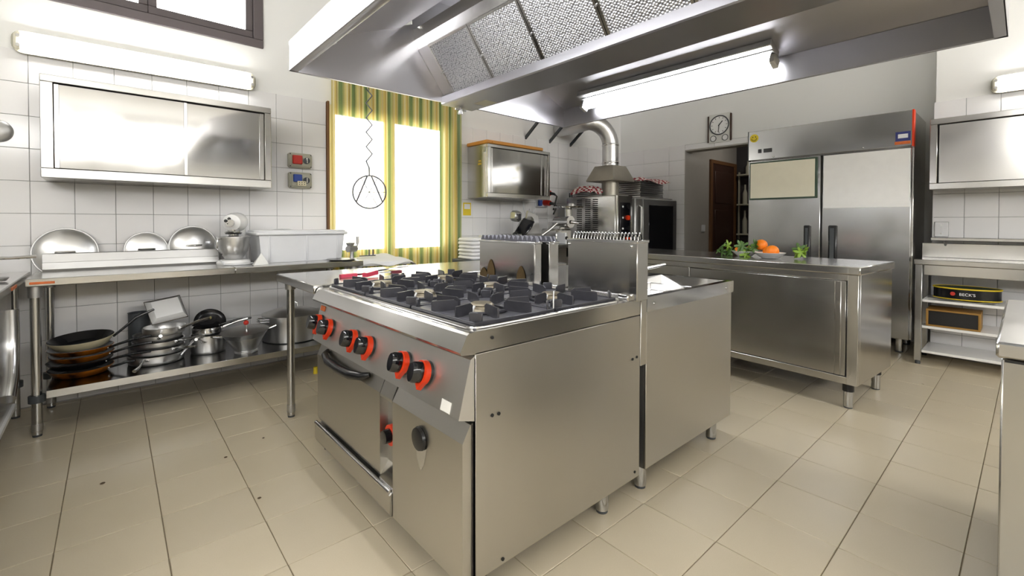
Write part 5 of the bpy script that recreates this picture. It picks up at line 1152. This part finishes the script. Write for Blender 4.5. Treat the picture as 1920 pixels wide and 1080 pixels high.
def spray(cx, cy, n, sx, sy, z0, z1, size, kinds, label):
    L_ = []
    for i in range(n):
        L_.append((rnd.uniform(-.03, .03), rnd.uniform(-sy, sy), rnd.uniform(z0, z1), size * rnd.uniform(.75, 1.15), rnd.uniform(-.5, .5), F + rnd.uniform(-.35, .45), rnd.uniform(-1.2, 1.2), rnd.choice(kinds)))
    leafy(cx, cy, label, L_, None)
spray(3.785, 1.635, 6, .03, .045, .02, .085, .050, ('leaf', 'leaf', 'leaf2'), 'leaf sprig at the far left of the fruit dishes')
spray(3.735, 1.435, 9, .03, .055, .018, .125, .046, ('leaf', 'leaf', 'leaf', 'leaf2'), 'dense dark leaf sprig over the middle of the oranges')
spray(3.80, 1.095, 5, .03, .035, .045, .085, .054, ('leaf2', 'leaf2', 'leaf'), 'bright green leaf sprig standing right of the oranges')
# ------------------------------------------------------------------ right-hand wall
def wall_cab_r(t, x0, x1, y0, y1, z0, z1):
    MB().box(x0 + .03, x1, y0, y1, z0, z1, .002).build('carcass', 'steel_h', t)
    f = MB().box(x0, x0 + .03, y0, y1, z1 - .045, z1, .003).box(x0, x0 + .03, y0, y1, z0, z0 + .05, .003).box(x0, x0 + .03, y1 - .045, y1, z0 + .05, z1 - .045, .003); f.build('front_frame', 'steel', t)
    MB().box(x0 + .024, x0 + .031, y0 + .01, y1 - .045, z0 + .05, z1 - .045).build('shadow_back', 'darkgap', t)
    MB().box(x0 + .008, x0 + .018, -.2, y1 - .055, z0 + .053, z1 - .053, .0015).build('sliding_door', 'steel_h', t); MB().box(x0 + .016, x0 + .024, y0 + .02, -.18, z0 + .053, z1 - .053, .0015).build('sliding_door', 'steel_h', t)
wc = thing('wall_cabinet', 'steel wall cabinet at the right edge beside the fridge', 'cabinet', (5.22, 0, 1.43)); wall_cab_r(wc, 5.045, XR - .008, -.75, .528, 1.432, 2.005)
tube_lamp('wall_lamp', 'lit tube lamp high at the right edge above the wall cabinet', (XR - .002, .195, 2.272), (XR - .002, -1.05, 2.272), (-1, 0, 0), 'tube_l', 0)
ws = thing('wall_shelf', 'narrow steel wall shelf above the right work table', 'shelf', (5.25, 0, 1.0)); MB().box(5.16, XR - .008, -.9, .525, 1.012, 1.038, .004).build('board', 'steel', ws)
for y in (.45, -.3): MB().prism([(XR - .008, 1.012), (XR - .008, .95), (5.22, 1.012)], 'y', y - .006, y + .006).build('bracket', 'steel_dull', ws)
sp2 = thing('socket_plate', 'small grey metal plate on the wall above the narrow shelf', 'plate', (XR, .49, 1.04)); MB().box(XR - .016, XR - .007, .435, .525, 1.04, 1.17, .003).build('plate', 'steel_dull', sp2)
for z in (1.07, 1.14): MB().cyl((XR - .016, .48, z), (XR - .019, .48, z), .006, n=8).build('screw', 'chrome', sp2)
rtb = thing('shelf_table', 'steel table with three pale shelves at the right wall', 'table', (5.2, 0, 0))
MB().box(4.965, XR - .008, -.95, .605, .82, .862, .004).build('top', 'steel', rtb); MB().box(5.355, XR - .008, -.95, .60, .862, .985, .003).build('backsplash', 'steel_h', rtb)
MB().box(4.99, 5.0, -.95, .545, .735, .818, .002).build('apron', 'steel_h', rtb)
for (x, y) in ((4.995, .575), (5.36, .575), (4.995, -.9), (5.36, -.9)):
    l = MB().box(x - .022, x + .022, y - .022, y + .022, .03, .82, .003).build('leg', 'steel_leg', rtb); MB().cyl((x, y, 0), (x, y, .032), .017, n=14).build('foot', 'grey_dk', l)
for z in (.535, .32, .118): 
    s = MB().box(4.99, 5.38, -.92, .553, z - .022, z, .003).build('shelf', 'white_en', rtb)
# bar tray with lettering, papers, wooden box on the shelves
bx = thing('bar_tray', 'black oval bar tray with yellow rims lettered BECK\'S on the top shelf', 'tray', (5.15, .30, .54))
def oval(m, cx, cy, rx, ry, z0, z1, n=48):
    m.prism([(cx + rx * math.cos(2 * pi * i / n), cy + ry * math.sin(2 * pi * i / n)) for i in range(n)], 'z', z0, z1); return m
ZO = .550
oval(MB(), 5.15, .305, .135, .195, ZO, ZO + .085).build('drum', 'black', bx, ang=60)
m = MB(); m.tube([(5.15 + .137 * math.cos(2 * pi * i / 48), .305 + .197 * math.sin(2 * pi * i / 48), ZO + .088) for i in range(48)], .006, 6, True); m.build('upper_rim', 'yellow', bx)
m = MB(); m.tube([(5.15 + .137 * math.cos(2 * pi * i / 48), .305 + .197 * math.sin(2 * pi * i / 48), ZO + .004) for i in range(48)], .004, 6, True); m.build('lower_rim', 'yellow', bx)
oval(MB(), 5.15, .305, .128, .188, ZO + .085, ZO + .090).build('mat', 'green', bx, ang=60)
m = MB(); m.cyl((5.0235, .375, ZO + .047), (5.018, .375, ZO + .047), .015, n=20); m.build('red_emblem', 'redsw', bx)
text('lettering', "BECK'S", .030, 'white_pl', bx, (5.012, .292, ZO + .046), (pi / 2, 0, -pi / 2))
m = MB(); n = 20; g = []
for j in range(2):
    for i in range(n + 1):
        u = i / n; g.append((5.0 + .16 * j, .53 - .40 * u, .537 + .010 * math.sin(5 * u) ** 2 * (1 - j)))
m.add(g, [(i, i + 1, n + 2 + i, n + 1 + i) for i in range(n)], True); lo = [(a, b, c - .0012) for a, b, c in g]; m.add(lo, [(n + 1 + i, n + 2 + i, i + 1, i) for i in range(n)], True)
solo('paper_sheet', m, 'paper', 'white paper sheet curling under the lettered oval tray', 'paper', ang=180)
m = MB(); m.lathe([(0, 0), (.10, 0), (.15, .012), (.152, .014), (.10, .004), (0, .003)], 36, (5.17, -.08, .5355)); solo('metal_plate', m, 'steel_dull', 'flat dark plate on the top shelf right of the oval tray', 'plate')
wbx = thing('wooden_box', 'open-fronted wooden box with dark inside on the middle shelf', 'box', (5.12, .36, .32)); zz0 = .321
MB().box(5.0, 5.26, .215, .530, zz0, zz0 + .012, .002).build('bottom_board', 'wood_box', wbx); MB().box(5.0, 5.26, .215, .530, zz0 + .125, zz0 + .137, .002).build('top_board', 'wood_box', wbx); MB().box(5.0, 5.26, .215, .229, zz0 + .012, zz0 + .125, .002).build('side_board', 'wood_box', wbx); MB().box(5.0, 5.26, .516, .530, zz0 + .012, zz0 + .125, .002).build('side_board', 'wood_box', wbx); MB().box(5.02, 5.03, .229, .516, zz0 + .012, zz0 + .125).build('shaded_inside', 'black', wbx)  # black sheet paints the shade in the box opening
# ------------------------------------------------------------------ near counter at the right edge
nc = thing('near_counter', 'steel counter cropped by the right edge near the camera', 'counter', (2.2, -.5, 0))
MB().box(1.722, 2.72, -1.6, .046, .808, .85, .006).build('top', 'steel', nc); MB().box(1.735, 2.70, -1.58, .036, .11, .806, .004).build('body', 'steel_fridge', nc); MB().box(1.7335, 1.736, -1.56, .030, .797, .803).build('drawer_gap', 'darkgap', nc)
for (x, y) in [(1.80, -.02), (2.63, -.02), (1.80, -1.5), (2.63, -1.5)]: leg(nc, x, y, .112)
# crumbs on the floor
for (x, y, s, lab) in [(.43, 2.60, .008, 'dark crumb on the floor tiles midway between shelf and range'), (.62, 2.70, .006, 'small dark crumb on the floor closest to the prep table leg'), (.47, 2.12, .008, 'dark crumb on the floor tiles closest to the oven drawer'), (-.02, 2.70, .010, 'largest and leftmost dark crumb on the floor tiles')]:
    m = MB(); m.M = Matrix.Translation((x, y, .001)) @ Matrix.Rotation(x * 7, 4, 'Z'); m.sphere((0, 0, .001), s, 8, 4, .25)
    solo('floor_crumb', m, 'dirt', lab, 'crumb', 'crumbs on the floor')
